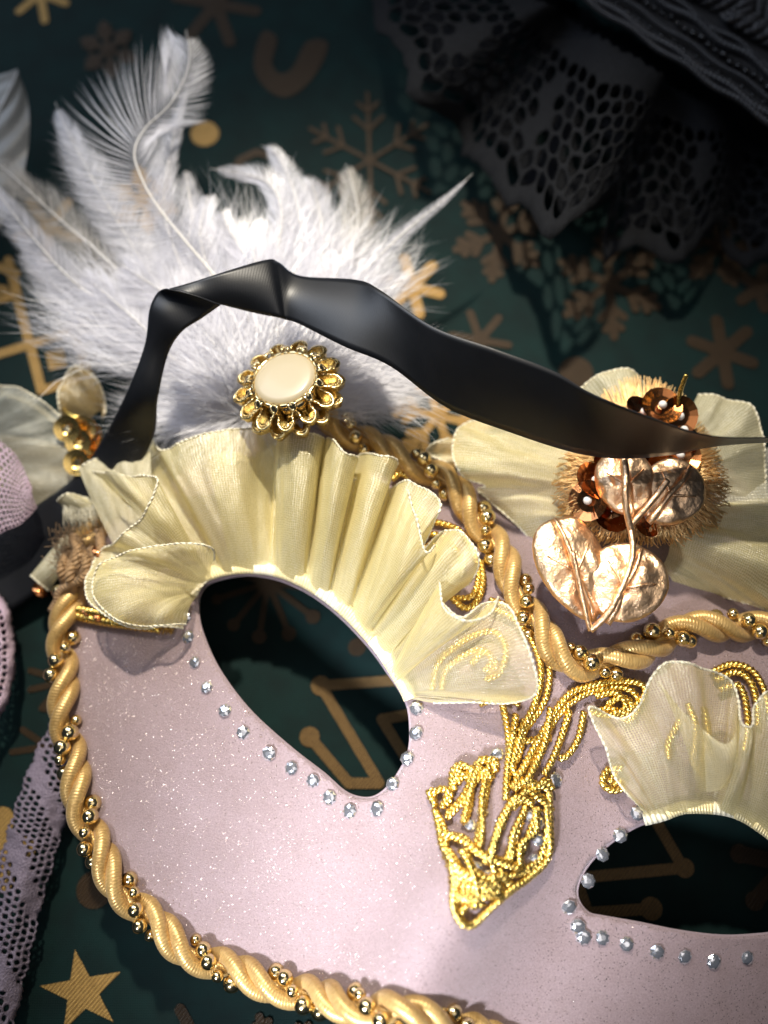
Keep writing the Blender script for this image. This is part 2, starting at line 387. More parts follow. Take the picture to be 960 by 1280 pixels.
# upper prints
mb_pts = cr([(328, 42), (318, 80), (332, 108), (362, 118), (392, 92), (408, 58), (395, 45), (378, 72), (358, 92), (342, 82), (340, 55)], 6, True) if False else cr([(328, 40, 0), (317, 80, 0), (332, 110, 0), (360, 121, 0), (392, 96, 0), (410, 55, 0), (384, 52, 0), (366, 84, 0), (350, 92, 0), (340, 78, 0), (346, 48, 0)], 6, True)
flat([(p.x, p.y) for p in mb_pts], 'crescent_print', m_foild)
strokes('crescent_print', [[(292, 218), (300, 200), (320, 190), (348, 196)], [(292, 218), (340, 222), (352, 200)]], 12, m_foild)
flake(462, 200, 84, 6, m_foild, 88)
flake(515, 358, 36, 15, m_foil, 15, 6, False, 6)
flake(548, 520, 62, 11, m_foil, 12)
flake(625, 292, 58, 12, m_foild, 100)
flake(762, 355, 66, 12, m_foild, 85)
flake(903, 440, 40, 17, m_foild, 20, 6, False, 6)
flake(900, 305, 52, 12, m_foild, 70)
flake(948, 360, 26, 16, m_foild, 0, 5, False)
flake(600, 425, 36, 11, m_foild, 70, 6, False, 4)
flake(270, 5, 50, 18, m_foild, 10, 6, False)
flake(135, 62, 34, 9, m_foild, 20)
flake(50, -8, 34, 12, m_foil, 20, 6, False)
flake(180, 250, 40, 10, m_foil, 20)
flake(60, 285, 40, 14, m_foil, 20, 5, False)
flake(1040, 600, 60, 12, m_foil, 20); flake(-90, 180, 60, 12, m_foild, 20); flake(180, -90, 60, 12, m_foild, 5); flake(90, 1370, 60, 12, m_foil, 5)

# ------------------------------------------------------------------ MASK
def st(px, py):
    dx, dy = px-725, py-835
    return dx*.894+dy*.447, -dx*.447+dy*.894
def H(px, py):
    s, t = st(px, py)
    a = max(0, 1-(s/640)**2); b = max(0, 1-((t-170)/560)**2)
    k = max(0, min(1, (t-40)/300)); k = k*k*(3-2*k)
    return 0.9+1.9*a*b+1.25*k*math.exp(-(s/85)**2)+.10*math.sin(px/60+py/90)*a
mask = empty('masquerade_mask', P(480, 900, 0), 'pink glittered eye mask edged with twisted gold cord and cream organza ruffles', 'mask')
OUT = [(700, 560), (640, 572), (590, 590), (548, 584), (500, 562), (440, 545), (380, 528), (310, 530), (240, 560), (170, 610), (118, 660), (95, 720), (82, 780), (78, 850), (84, 930), (97, 990), (114, 1042), (138, 1092), (170, 1135), (210, 1170), (255, 1198), (305, 1218), (355, 1234), (415, 1248), (490, 1265), (570, 1282), (650, 1320), (750, 1380), (870, 1410), (990, 1400), (1080, 1360), (1140, 1290), (1170, 1200), (1170, 1100), (1140, 1000), (1100, 910), (1060, 800), (1000, 700), (930, 600), (850, 560), (770, 550)]
EYE1 = [(248, 745), (258, 730), (280, 722), (310, 718), (345, 723), (375, 735), (400, 750), (425, 770), (448, 793), (468, 816), (485, 840), (500, 862), (511, 885), (514, 920), (510, 945), (498, 968), (484, 986), (468, 997), (450, 998), (430, 990), (405, 968), (375, 945), (345, 920), (315, 892), (290, 862), (268, 828), (252, 790), (247, 765)]
EYE2 = [(815, 1025), (860, 1012), (915, 1018), (960, 1045), (1005, 1085), (1035, 1120), (1040, 1145), (1010, 1160), (960, 1168), (905, 1171), (850, 1165), (800, 1155), (755, 1147), (735, 1142), (722, 1125), (722, 1105), (735, 1080), (760, 1055), (790, 1035)]
def smooth2(poly, n=5): return [(p.x, p.y) for p in cr([(x, y, 0) for x, y in poly], n, True)]
def inside(x, y, poly):
    c = False; j = len(poly)-1
    for i in range(len(poly)):
        if (poly[i][1] > y) != (poly[j][1] > y) and x < (poly[j][0]-poly[i][0])*(y-poly[i][1])/(poly[j][1]-poly[i][1])+poly[i][0]: c = not c
        j = i
    return c
oo, e1, e2 = smooth2(OUT, 4), smooth2(EYE1, 4), smooth2(EYE2, 4)
V2 = []; E2 = []
for poly in (oo, e1, e2):
    b = len(V2); V2 += [Vector(p) for p in poly]; E2 += [(b+i, b+(i+1) % len(poly)) for i in range(len(poly))]
for gy in range(500, 1430, 9):
    for gx in range(70, 1190, 9):
        x = gx+(gy//9 % 2)*4.5
        if inside(x, gy, oo) and not inside(x, gy, e1) and not inside(x, gy, e2): V2.append(Vector((x, gy)))
rv, re, rf = delaunay_2d_cdt(V2, E2, [], 0, 1e-4)[:3]
keep = []
for f in rf:
    cx = sum(rv[i].x for i in f)/3; cy = sum(rv[i].y for i in f)/3
    if inside(cx, cy, oo) and not inside(cx, cy, e1) and not inside(cx, cy, e2): keep.append(tuple(f))
mb = MB(); mb.add([P(v.x, v.y, H(v.x, v.y)+.01*noise.noise(Vector((v.x/40, v.y/40, 0)))) for v in rv], keep)
face = mb.build('mask_face', m_mask, mask)
bm = bmesh.new(); bm.from_mesh(face.data)
for f in bm.faces:
    if f.normal.z < 0: f.normal_flip()
bm.to_mesh(face.data); bm.free()
solid(face, .12, -1)
# pale felt edge lining each eye opening
for poly in (e1, e2):
    mb = MB(); pts = [P(x, y, H(x, y)-.06) for x, y in poly]
    mb.tube(pts+[pts[0]], .04, 6, False); mb.build('eye_opening_edge', m_edge, mask)

# ---- rhinestones
mb = MB(); n = 8; V = []; F = []
for r, z, sh in ((1, 0, 0), (.97, .14, 0), (.66, .36, .5), (.34, .44, 0)):
    V += [Vector((r*math.cos(2*PI*(k+sh)/n), r*math.sin(2*PI*(k+sh)/n), z))*.138 for k in range(n)]
for k in range(n): F.append((k, (k+1) % n, n+(k+1) % n, n+k))
for k in range(n): F += [(n+k, n+(k+1) % n, 2*n+k), (n+(k+1) % n, 2*n+(k+1) % n, 2*n+k)]
for k in range(n): F += [(2*n+k, 2*n+(k+1) % n, 3*n+(k+1) % n), (2*n+k, 3*n+(k+1) % n, 3*n+k)]
F.append(tuple(range(3*n, 4*n))); mb.add(V, F); gem_me = mb.mesh('rhinestone', m_gem, smooth=False)
def nrm_at(x, y):
    a = P(x+4, y, H(x+4, y))-P(x-4, y, H(x-4, y)); b = P(x, y-4, H(x, y-4))-P(x, y+4, H(x, y+4))
    return a.cross(b).normalized()
GEMS = [(232, 772), (235, 796), (243, 828), (258, 859), (281, 888), (304, 916), (336, 942), (364, 960), (391, 976), (412, 997), (437, 1014), (471, 1011), (491, 980), (509, 948), (520, 916), (521, 885),
        (797, 1016), (775, 1044), (753, 1068), (735, 1101), (711, 1134), (722, 1158), (729, 1171), (753, 1172), (783, 1180), (821, 1190), (856, 1196), (892, 1202), (934, 1197), (975, 1190), (1015, 1182), (1055, 1168), (622, 943), (693, 975)]
for i, (x, y) in enumerate(GEMS):
    nn = nrm_at(x, y); q = Vector((0, 0, 1)).rotation_difference(nn + Vector((random.uniform(-.22, .22), random.uniform(-.22, .22), 0)))
    inst('rhinestone', gem_me, mask, P(x, y, H(x, y)+.015), q.to_matrix() @ Matrix.Rotation(random.random(), 3, 'Z'), random.uniform(.93, 1.08))

# ---- twisted cord trims with bead strings
bd = MB(); bd.ball(Vector((0, 0, 0)), .145, 14, 10); bead_me = bd.mesh('bead', m_bead)
def rope(path, zf, sgn=1, rs=.150, rh=.172, pitch=1.75, phase=0, label=None):
    pts = cr([(x, y, 0) for x, y in path], 10); pts = [P(p.x, p.y, zf(p.x, p.y)) for p in pts]
    pts = resample(pts, .05); fr = frames(pts)
    core = MB(); core.tube(pts[::4], .07, 6); ro = core.build('cord_trim', m_satin, mask)
    if label: ro['label'] = label
    for j, ph in enumerate((0, 1.75)):
        hp = []
        for i, (p, (t, r, u)) in enumerate(zip(pts, fr)):
            a = -2*PI*i*.05/pitch+ph+phase; hp.append(p+r*math.cos(a)*rh*1.12+u*math.sin(a)*rh)
        s = MB(); s.tube(hp, rs, 14, True); s.build('satin_strand', m_satin, ro)
    k = 0; i = 0.0
    while i < len(pts):
        p, (t, r, u) = pts[int(i)], fr[int(i)]
        a = -2*PI*int(i)*.05/pitch+4.02+phase
        if math.sin(a) > -.55:
            inst('bead', bead_me, ro, p+r*math.cos(a)*.212+u*math.sin(a)*.212, None, random.uniform(1.0, 1.2) if k % 3 else .78)
        k += 1; i += 4.9
    return ro
rope([(408, 518), (440, 543), (475, 560), (512, 577), (550, 597), (583, 628), (608, 665), (632, 705), (652, 745), (672, 785), (700, 816), (735, 832), (778, 826), (818, 802), (868, 786), (920, 781), (970, 792), (1040, 832), (1098, 890), (1138, 980)], lambda x, y: H(x, y)+.24, phase=.6)
rope([(122, 648), (104, 690), (90, 730), (83, 770), (78, 820), (80, 875), (87, 935), (98, 990), (113, 1040), (136, 1088), (168, 1130), (208, 1168), (252, 1197), (300, 1217), (352, 1234), (412, 1250), (482, 1264), (560, 1280), (650, 1318), (750, 1378), (870, 1410)], lambda x, y: H(x, y)+.12, phase=2.2)

# ---- fine gold chain cords
def chain(ctrl, lift=.12, r=.042, pitch=.19, jitter=0, name='gold_chain_cord', m=None):
    pts = cr([(c[0], c[1], c[2] if len(c) > 2 else 0) for c in ctrl], 10)
    w_ = [P(p.x, p.y, H(p.x, p.y)+lift+p.z) for p in pts]; w_ = resample(w_, .035)
    if len(w_) < 4: return
    fr = frames(w_); s = MB()
    for ph in (0, PI):
        hp = [p+r_*math.cos(2*PI*i*.035/pitch+ph)*r*.9+u*math.sin(2*PI*i*.035/pitch+ph)*r*.9 for i, (p, (t, r_, u)) in enumerate(zip(w_, fr))]
        s.tube(hp, r, 5)
    return s.build(name, m or m_gold, mask)
CH = [[(628, 880), (633, 905), (636, 935), (634, 980)], [(645, 893), (640, 925), (634, 960), (632, 1000)], [(688, 885), (683, 920), (672, 950), (655, 982)],
      [(712, 888), (700, 925), (690, 950), (680, 968)], [(730, 890), (722, 925), (708, 945), (698, 948)], [(655, 900), (648, 930), (640, 955), (646, 972)], [(668, 890), (655, 915), (648, 945), (636, 962)],
      [(640, 985), (700, 880), (735, 858), (775, 851), (803, 856), (804, 872), (788, 886)], [(655, 985), (690, 905), (730, 868), (780, 860), (798, 878), (785, 900), (765, 885), (745, 890)],
      [(760, 880), (775, 872), (790, 880), (780, 892), (765, 890)], [(745, 870), (770, 866), (782, 884), (760, 894), (735, 888)],
      [(890, 840), (915, 830), (940, 838), (955, 862), (962, 895)], [(895, 850), (920, 840), (938, 852), (946, 880), (948, 910)], [(900, 862), (925, 858), (935, 900), (930, 940)],
      [(778, 960), (760, 962), (753, 978), (765, 988), (782, 984)], [(772, 968), (762, 974), (770, 980), (780, 974)],
      [(540, 652), (555, 655), (575, 664), (592, 690), (598, 720), (590, 745), (570, 748)], [(520, 678), (535, 668), (555, 672), (572, 690), (576, 712)], [(524, 690), (540, 680), (548, 690), (536, 700)],
      [(600, 700), (604, 725), (596, 752), (580, 760), (560, 742)], [(612, 750), (645, 762), (672, 790), (686, 830), (682, 872), (662, 905), (640, 930)], [(608, 757), (640, 772), (664, 800), (676, 838), (668, 880), (650, 915)],
      [(540, 862), (545, 835), (560, 815), (590, 795), (618, 790), (632, 810), (625, 840), (605, 850)], [(552, 862), (556, 840), (575, 822), (600, 812), (615, 825), (605, 840)], [(590, 830), (605, 815), (620, 830), (610, 845)],
      [(490, 600), (500, 592), (512, 598)], [(640, 930), (665, 925), (690, 922)], [(600, 880), (625, 872), (650, 880)],
      [(860, 880), (870, 910), (866, 950), (880, 970)], [(880, 885), (885, 920), (875, 955)], [(850, 900), (835, 930), (838, 950)]]
for c in CH: chain(c, .10+random.random()*.1)
FAN = [[(543, 1012), (555, 1035), (558, 1065), (567, 1092), (566, 1125), (574, 1150), (590, 1156), (612, 1136), (640, 1112), (662, 1096), (686, 1068), (683, 1010), (684, 985), (650, 978)],
       [(598, 953), (585, 985), (572, 1005), (556, 1020)], [(612, 960), (606, 1000), (600, 1032), (594, 1062)], [(588, 962), (588, 1000), (580, 1030)], [(642, 998), (627, 1030), (618, 1055), (612, 1080)],
       [(656, 1008), (646, 1040), (636, 1065), (630, 1085)], [(674, 1010), (664, 1035), (654, 1060), (646, 1085)], [(682, 1035), (684, 1060), (664, 1082), (640, 1092)],
       [(552, 1042), (575, 1050), (598, 1064), (625, 1078), (650, 1085)], [(556, 1070), (575, 1090), (600, 1104), (628, 1116)], [(560, 1062), (572, 1080), (580, 1105), (572, 1130)],
       [(586, 1080), (604, 1096), (622, 1098), (640, 1105)], [(576, 1142), (592, 1120), (610, 1112), (628, 1118)], [(545, 1008), (542, 994), (552, 986), (563, 992), (558, 1008)],
       [(568, 988), (566, 968), (578, 958), (590, 962), (600, 952), (614, 954), (620, 966)], [(572, 980), (580, 968), (594, 976), (606, 966), (618, 975)], [(640, 985), (655, 975), (672, 982), (684, 975), (690, 990)],
       [(648, 1000), (662, 988), (678, 998), (688, 1010)], [(640, 1010), (652, 1000), (668, 1006)], [(563, 1100), (585, 1112), (600, 1130)], [(582, 1060), (590, 1085), (600, 1110), (596, 1135)], [(615, 1078), (620, 1098), (612, 1120)]]
for k in range(9):
    t0, t1 = random.random(), random.random(); FAN.append([(560+t0*10, 1070+t0*60), (590+t1*20, 1095+t0*30), (612+t0*10, 1100+t1*20), (640-t0*25, 1085+t1*35)])
for c in FAN:
    chain(c, .08+random.random()*.08, .042, .19)
    if random.random() < .8: chain([(x+7*random.uniform(-1, 1), y+5*random.uniform(-1, 1)) for x, y in c], .10+random.random()*.10, .040, .18)

for (x, y) in ((625, 1030), (650, 1062), (596, 1085), (610, 1095), (672, 1050), (588, 1032), (640, 1050), (603, 1015), (668, 1075), (662, 1020), (672, 1028)):
    inst('rhinestone', gem_me, mask, P(x, y, H(x, y)+.06), Matrix.Rotation(random.random(), 3, 'Z'), .8)

# ---- organza sheets: ribs (base) -> (tip), each (px, py, height above mask/absolute)
def sheet(name, ribs, m, parent, nu=9, nv=18, bulge=.35, absz=False, hem=True, hemr=.022, uvs=1.0):
    B = []; O = []; Q = []
    for r in ribs:
        b, o = r[0], r[1]; k = r[2] if len(r) > 2 else bulge
        zb = b[2] if absz else H(b[0], b[1])+b[2]; zo = o[2] if absz else H(o[0], o[1])+o[2]
        pb, po = P(b[0], b[1], zb), P(o[0], o[1], zo)
        mid = pb.lerp(po, .5)+Vector((0, 0, k))
        B.append(pb); O.append(po); Q.append(mid)
    B, O, Q = cr(B, nu), cr(O, nu), cr(Q, nu)
    rows = []; uv = []; u = 0
    for i, (b, o, q) in enumerate(zip(B, O, Q)):
        if i: u += ((o-O[i-1]).length*.7+(b-B[i-1]).length*.3)
        L = (o-b).length; row = []; ur = []
        for j in range(nv+1):
            v = j/nv; p = b*(1-v)**2+q*(2*v*(1-v))+o*v*v
            nz = noise.noise(Vector((u*1.6, v*L*.45, 3.1)))+.55*noise.noise(Vector((u*3.6+v*1.5, v*L*.7, 5.5)))+.16*noise.noise(Vector((u*9, v*L*2.2, 1.5)))
            p = p+Vector((0, 0, 1))*nz*.20*min(1, v*1.6)+Vector((1, .3, 0))*noise.noise(Vector((u*1.1, v*1.5, 9)))*.05*v
            row.append(p); ur.append((u*uvs, v*L*uvs))
        rows.append(row); uv.append(ur)
    mb = MB(); mb.grid(rows, uv); o_ = mb.build(name, m, parent)
    if hem:
        hp = resample([r[-1] for r in rows], .045); h = MB(); h.tube(hp, lambda t: hemr*(1+.35*math.sin(t*len(hp)*2.1)+.3*noise.noise(Vector((t*60, 0, 0)))), 5); h.build('hem', m_hem, o_ if parent.parent is None else parent)
    return o_
R1 = [((236, 758, .05), (228, 786, .25), .3), ((238, 755, .05), (205, 784, .7), .5), ((240, 750, .06), (158, 782, 1.0), .7), ((244, 744, .08), (112, 752, 1.0), .9),
      ((248, 738, .1), (108, 722, .9), .9), ((252, 732, .12), (128, 690, .8), .8), ((256, 728, .12), (146, 676, 1.1), .5), ((258, 726, .12), (160, 660, 1.3), .5),
      ((260, 724, .12), (178, 644, 1.5), .4), ((262, 722, .12), (194, 612, 1.6), .4), ((264, 721, .12), (193, 596, 1.55), .4), ((266, 720, .1), (160, 594, 1.2), .3), ((268, 720, .1), (128, 590, .9), .3),
      ((270, 719, .08), (98, 586, .6), .3), ((274, 719, .08), (130, 574, .45), .4), ((278, 718, .1), (187, 546, .6), .5), ((284, 717, .12), (200, 560, 1.0), .8), ((292, 715, .12), (235, 549, 1.2), .8),
      ((302, 714, .12), (268, 540, 1.2), .8), ((316, 714, .12), (300, 537, 1.0), .7), ((330, 715, .12), (335, 541, .7), .5), ((340, 717, .08), (350, 545, .4), .3), ((346, 718, .12), (347, 532, .9), .5),
      ((354, 720, .15), (360, 536, 1.3), .7), ((366, 724, .15), (385, 542, 1.3), .8), ((376, 728, .12), (405, 546, 1.0), .6), ((382, 731, .07), (406, 556, .5), .2), ((388, 734, .12), (412, 550, 1.0), .5),
      ((398, 739, .15), (430, 566, 1.4), .8), ((408, 745, .12), (447, 570, 1.1), .7), ((412, 748, .07), (440, 590, .5), .2), ((416, 750, .1), (450, 566, .8), .4), ((424, 756, .12), (475, 572, 1.1), .6), ((432, 763, .12), (496, 578, 1.0), .6),
      ((438, 769, .06), (482, 612, .4), .2), ((443, 774, .12), (510, 603, 1.0), .6), ((450, 781, .15), (548, 624, 1.4), .8), ((456, 788, .12), (542, 652, 1.2), .6), ((460, 793, .06), (524, 692, .5), .1), ((464, 798, .1), (554, 664, .9), .5),
      ((470, 806, .14), (582, 668, 1.3), .8), ((476, 815, .12), (599, 698, 1.2), .7), ((480, 821, .08), (586, 730, .7), .3), ((483, 826, .06), (550, 735, .6), .2), ((487, 833, .08), (556, 756, 1.1), .4), ((491, 840, .1), (578, 772, 1.3), .6),
      ((495, 846, .1), (606, 754, 1.2), .6), ((498, 851, .1), (636, 757, 1.3), .7), ((501, 856, .1), (660, 803, 1.4), .8), ((504, 861, .1), (671, 862, 1.2), .7), ((506, 866, .08), (640, 878, .6), .4), ((508, 870, .06), (590, 878, .35), .25), ((509, 873, .05), (540, 879, .2), .1)]
R1 = [(b, (t[0], t[1], t[2]*(1.22 if t[2] > .85 else .7)), *k) for b, t, *k in R1]
rr_ = random.Random(4); R0 = []
for i in range(17, 44):                 # a lower layer of gathers showing through the upper one
    (b, t, *k), (b2, t2, *_) = R1[i], R1[i+1]
    fx, fy = (t[0]+t2[0])/2-b[0], (t[1]+t2[1])/2-b[1]; g = rr_.uniform(.80, .93)
    R0.append((b, (b[0]+fx*g, b[1]+fy*g, .15+(.55 if i % 3 == 0 else .1)*rr_.uniform(.7, 1.3)), .25 if i % 3 == 0 else .05))
sheet('ruffle_underlayer', R0, m_org, mask)
k_ = [i for i, q in enumerate(R1) if q[0][:2] == (483, 826)][0]
ruf = sheet('ruffle', R1[:k_+1], m_org, mask); sheet('ruffle', R1[k_:], m_orgs, mask)
R2 = [((816, 1028, .05), (795, 1005, .2), .1), ((818, 1026, .06), (778, 986, .5), .2), ((822, 1025, .08), (757, 935, .8), .3), ((828, 1023, .1), (736, 884, .9), .4), ((834, 1022, .1), (775, 898, .8), .5), ((842, 1020, .12), (800, 884, 1.1), .6), ((850, 1017, .12), (812, 852, 1.5), .7),
      ((858, 1015, .14), (834, 828, 1.8), .9), ((868, 1014, .12), (872, 834, 1.7), .7), ((880, 1013, .08), (910, 846, 1.4), .3), ((890, 1015, .06), (922, 870, 1.3), .1), ((898, 1016, .1), (924, 905, 1.6), .5), ((908, 1018, .12), (938, 908, 1.6), .7),
      ((920, 1022, .12), (946, 880, 1.4), .6), ((932, 1028, .12), (962, 864, 1.5), .6), ((945, 1036, .12), (1000, 880, 1.4), .6), ((958, 1048, .1), (1030, 930, .9), .3), ((966, 1056, .1), (1020, 960, 1.3), .5), ((975, 1065, .12), (1070, 980, 1.3), .6), ((1000, 1085, .1), (1110, 1040, 1.2), .5), ((1020, 1105, .08), (1090, 1080, .7), .3)]
sheet('ruffle', R2[:12], m_orgs, mask); sheet('ruffle', R2[11:], m_org, mask)
sheet('ruffle_fold', [((246, 746, .1), (232, 781, .5), .5), ((246, 742, .12), (196, 782, 1.0), .9), ((248, 738, .15), (150, 776, 1.3), 1.1), ((250, 734, .18), (118, 745, 1.35), 1.2), ((252, 731, .2), (122, 708, 1.5), 1.2), ((255, 728, .2), (160, 690, 1.7), 1.1), ((257, 726, .2), (215, 680, 1.7), .8), ((260, 724, .2), (262, 684, 1.4), .5), ((264, 722, .15), (268, 700, .8), .2)], m_orgs, mask)
sheet('ruffle_fold', [((489, 838, .15), (548, 728, 1.3), .4), ((491, 841, .2), (556, 758, 1.7), .6), ((493, 844, .2), (580, 776, 1.9), .7), ((496, 848, .2), (612, 768, 1.8), .7), ((499, 852, .15), (624, 745, 1.4), .4)], m_orgs, mask)
sheet('ruffle_fold', [((446, 777, .15), (506, 606, 1.2), .4), ((450, 781, .2), (520, 642, 1.7), .7), ((455, 787, .2), (532, 690, 1.8), .8), ((460, 793, .2), (545, 680, 1.5), .5)], m_orgs, mask)
sheet('ruffle_fold', [((146, 690, .5), (97, 586, .75), .2), ((158, 692, .5), (122, 574, .8), .25), ((175, 700, .5), (156, 560, .75), .2), ((195, 705, .4), (188, 545, .8), .25)], m_orgw, mask)
sheet('ruffle_fold', [((180, 655, 1.2), (130, 590, 1.75), .1), ((195, 650, 1.2), (160, 594, 1.8), .15), ((215, 655, 1.0), (190, 596, 1.7), .15)], m_orgw, mask, hem=False)
# extra inner fold of the right ruffle
sheet('ruffle_fold', [((872, 985, .3), (820, 850, 1.3), .5), ((885, 990, .35), (838, 870, 1.1), .5), ((905, 985, .4), (905, 930, 1.4), .6), ((915, 975, .4), (925, 880, 1.4), .3)], m_orgw, mask, hem=False)
# satin binding of small stepped pleats along the base of each ruffle
def binding(path, wpx, lift):
    pts = resample(cr([(x, y, 0) for x, y in path], 8), 1.0)
    i = 0; k = 0
    while i < len(pts)-22:
        L = random.randint(26, 36); seg = pts[i:min(i+L+5, len(pts))]
        rows = []; uv = []
        for j, p in enumerate(seg):
            a = pts[max(0, i+j-2)]; b = pts[min(len(pts)-1, i+j+2)]; t = (b-a).normalized(); nn = Vector((t.y, -t.x, 0))
            f = j/len(seg); row = []
            for q in range(5):
                v = q/4; o = p+nn*(wpx*v-3)
                row.append(P(o.x, o.y, H(o.x, o.y)+lift+.10*(1-f)+.04*math.sin(PI*v)))
            rows.append(row); uv.append([(j*.0172, q*.06) for q in range(5)])
        mb = MB(); mb.grid(rows[::3]+[rows[-1]], uv[::3]+[uv[-1]]); o_ = mb.build('ruffle_binding', m_hem if k % 3 == 0 else m_bind, mask); solid(o_, .03)
        i += L-2; k += 1
m_bind = mat_cord('folded_cream_binding', (.80, .66, .32), (.95, .84, .52), 16, .1, .35, .02)
binding([(243, 745), (256, 726), (280, 717), (310, 714), (345, 718), (376, 730), (402, 746), (427, 766), (450, 789), (470, 812), (487, 837), (502, 862), (508, 876)], 17, .07)
binding([(806, 1029), (830, 1023), (860, 1014), (915, 1019), (960, 1046), (1004, 1086), (1035, 1120)], 16, .07)
# frayed ribbon end & threads at the left of the ruffle
fr_ = sheet('frayed_ribbon_end', [((112, 665, .2), (72, 628, .5), .2), ((125, 650, .3), (90, 618, .7), .2), ((135, 640, .3), (112, 622, .6), .2)], m_orgw, mask)
mb = MB()
for i in range(90):
    a = P(78+random.random()*40, 630+random.random()*14, 1.6); b = a+Vector((random.uniform(-.1, .25), -random.uniform(.25, .55), -.3)); mb.tube([a, a.lerp(b, .5)+Vector((random.uniform(-.05, .05), 0, .05)), b], .008, 3)
mb.build('frayed_thread', m_hem, mask)
mb = MB()
for i in range(60):
    a = P(216, 762, H(216, 762)+.3); b = P(205+random.uniform(-8, 14), 790+random.uniform(-6, 5), H(205, 790)+.12+random.random()*.1); mb.tube([a, a.lerp(b, .5)+Vector((0, 0, .1)), b], .012, 3)
mb.build('thread_tuft', m_gold, mask)
# knotted, frayed cord end at the mask's left corner
mb = MB()
for i in range(9):
    x0 = 75+random.random()*50; y0 = 665+random.random()*30
    mb.tube([P(x, y, z) for x, y, z in [(v.x, v.y, v.z) for v in cr([(x0, y0, 1.2+random.random()*.5), (x0-12+random.random()*30, y0+26, 1.7), (x0-20+random.random()*25, y0+48, 1.4), (x0-22+random.random()*20, y0+78, 1.1)], 6)]], .11, 8)
mb.build('frayed_cord_knot', m_fray, mask)
mb = MB()
for i in range(260):
    a = P(95+random.uniform(-28, 28), 690+random.uniform(-28, 28), 1.6); d = Vector((random.uniform(-1, 1), random.uniform(-1, 1), random.uniform(0, 1))).normalized()*random.uniform(.15, .4)
    mb.tube([a, a+d*.5+Vector((random.uniform(-.05, .05),)*3), a+d], .008, 3)
mb.build('fray_fuzz', m_fray, mask)['kind'] = 'stuff'
for (x, y, z, r) in ((52, 738, .8, 12), (126, 690, 1.7, 11), (133, 705, 1.8, 9), (110, 765, 1.4, 8), (125, 772, 1.5, 8)):
    mb = MB(); c = P(x, y, z); mb.tube([c, c+Vector((.02, .02, .03))], r*.0172, 16); o = mb.build('copper_sequin', m_copper if x < 130 else m_seq, mask)
sheet('ribbon_tab', [((85, 665, 1.3), (38, 720, 1.0), .1), ((100, 690, 1.4), (62, 738, 1.0), .1)], m_orgw, mask, absz=True)
# gold gimp strip under the left lobe
chain([(96, 770), (125, 776), (165, 782), (200, 786)], .15, .06, .2); chain([(96, 762), (130, 768), (160, 776)], .2, .06, .2)

# ---- gold button
def frame_at(c, tilt_deg, img_dir):
    v = (CAM-c).normalized(); d = Vector((img_dir[0], -img_dir[1], 0)); d = (RX @ d); d = (d-v*d.dot(v)).normalized()
    n = (v*math.cos(math.radians(tilt_deg))+d*math.sin(math.radians(tilt_deg))).normalized()
    y = (d-n*d.dot(n)).normalized(); x = y.cross(n)
    return Matrix((x, y, n)).transposed()
bc = P(358, 478, 3.6); BM = frame_at(bc, 42, (-.42, -.90))
BM = BM*0.97
def BL(v): return bc+BM @ Vector(v)
mb = MB(); prof = [(0, .02), (.62, .02), (.72, -.25), (.55, -.6), (.3, -.75), (0, -.8)]
rows = [[BL((r*math.cos(2*PI*k/36), r*math.sin(2*PI*k/36), z)) for k in range(37)] for r, z in prof]
mb.grid(rows); btn = mb.build('gold_button', m_bead, mask)
btn['label'] = 'gold flower button with cream oval centre'
prof = [(0, .20), (.3, .199), (.52, .19), (.6, .165), (.64, .11), (.64, .0)]
mb = MB(); mb.grid([[BL((r*math.cos(2*PI*k/40), r*math.sin(2*PI*k/40), z)) for k in range(41)] for r, z in prof]); mb.build('cabochon', m_cream, btn)
mb = MB(); mb.tube([BL((.67*math.cos(2*PI*k/48), .67*math.sin(2*PI*k/48), .10)) for k in range(49)], .045, 8, False); mb.build('bezel_ring', m_bead, btn)
def petal_mesh(kind):
    s = MB(); rim = []
    Lr, wd = (.50, .19) if kind == 0 else (.22, .085)
    for k in range(17):
        a = PI*(k/16)-PI/2
        x = .62+Lr*(max(0, math.cos(a))**.6); y = math.sin(a)*wd*(1 if abs(math.sin(a)) < .9 else .8)
        z = .0-.10*((x-.62)/Lr)**2 if kind == 0 else .10+.08*math.sin(PI*(x-.62)/Lr)
        rim.append(Vector((x, y, z)))
    s.tube(rim, .028 if kind == 0 else .03, 7, up=Vector((0, 0, 1)))
    rows = []
    for k in range(17):
        c = Vector((.62+Lr*.5, 0, -.22 if kind == 0 else .22))
        rows.append([rim[k].lerp(c, v)+Vector((0, 0, (-.06 if kind == 0 else .03)*math.sin(PI*v))) for v in (0, .33, .66, 1)])
    s.grid(rows)
    if kind == 0:
        s.grid([[r, r+Vector((-.02, 0, -.14)), Vector((r.x*.88, r.y*.8, -.32)), Vector((r.x*.6, r.y*.5, -.5))] for r in rim])
        for k in range(2, 15): s.ball(rim[k]*.93+Vector((.03, 0, .03)), .026, 6, 4)
    return s.mesh('petal', m_bead if kind else m_pale)
pm0, pm1 = petal_mesh(0), petal_mesh(1)
for i in range(13):
    R_ = BM @ Matrix.Rotation(2*PI*i/13, 3, 'Z')
    inst('petal', pm0, btn, bc, R_, .98)
    inst('petal', pm1, btn, bc, BM @ Matrix.Rotation(2*PI*(i+.5)/13, 3, 'Z'), .97)
    inst('petal', pm0, btn, bc+BM @ Vector((0, 0, -.26)), BM @ Matrix.Rotation(2*PI*(i+.5)/13, 3, 'Z'), .97)

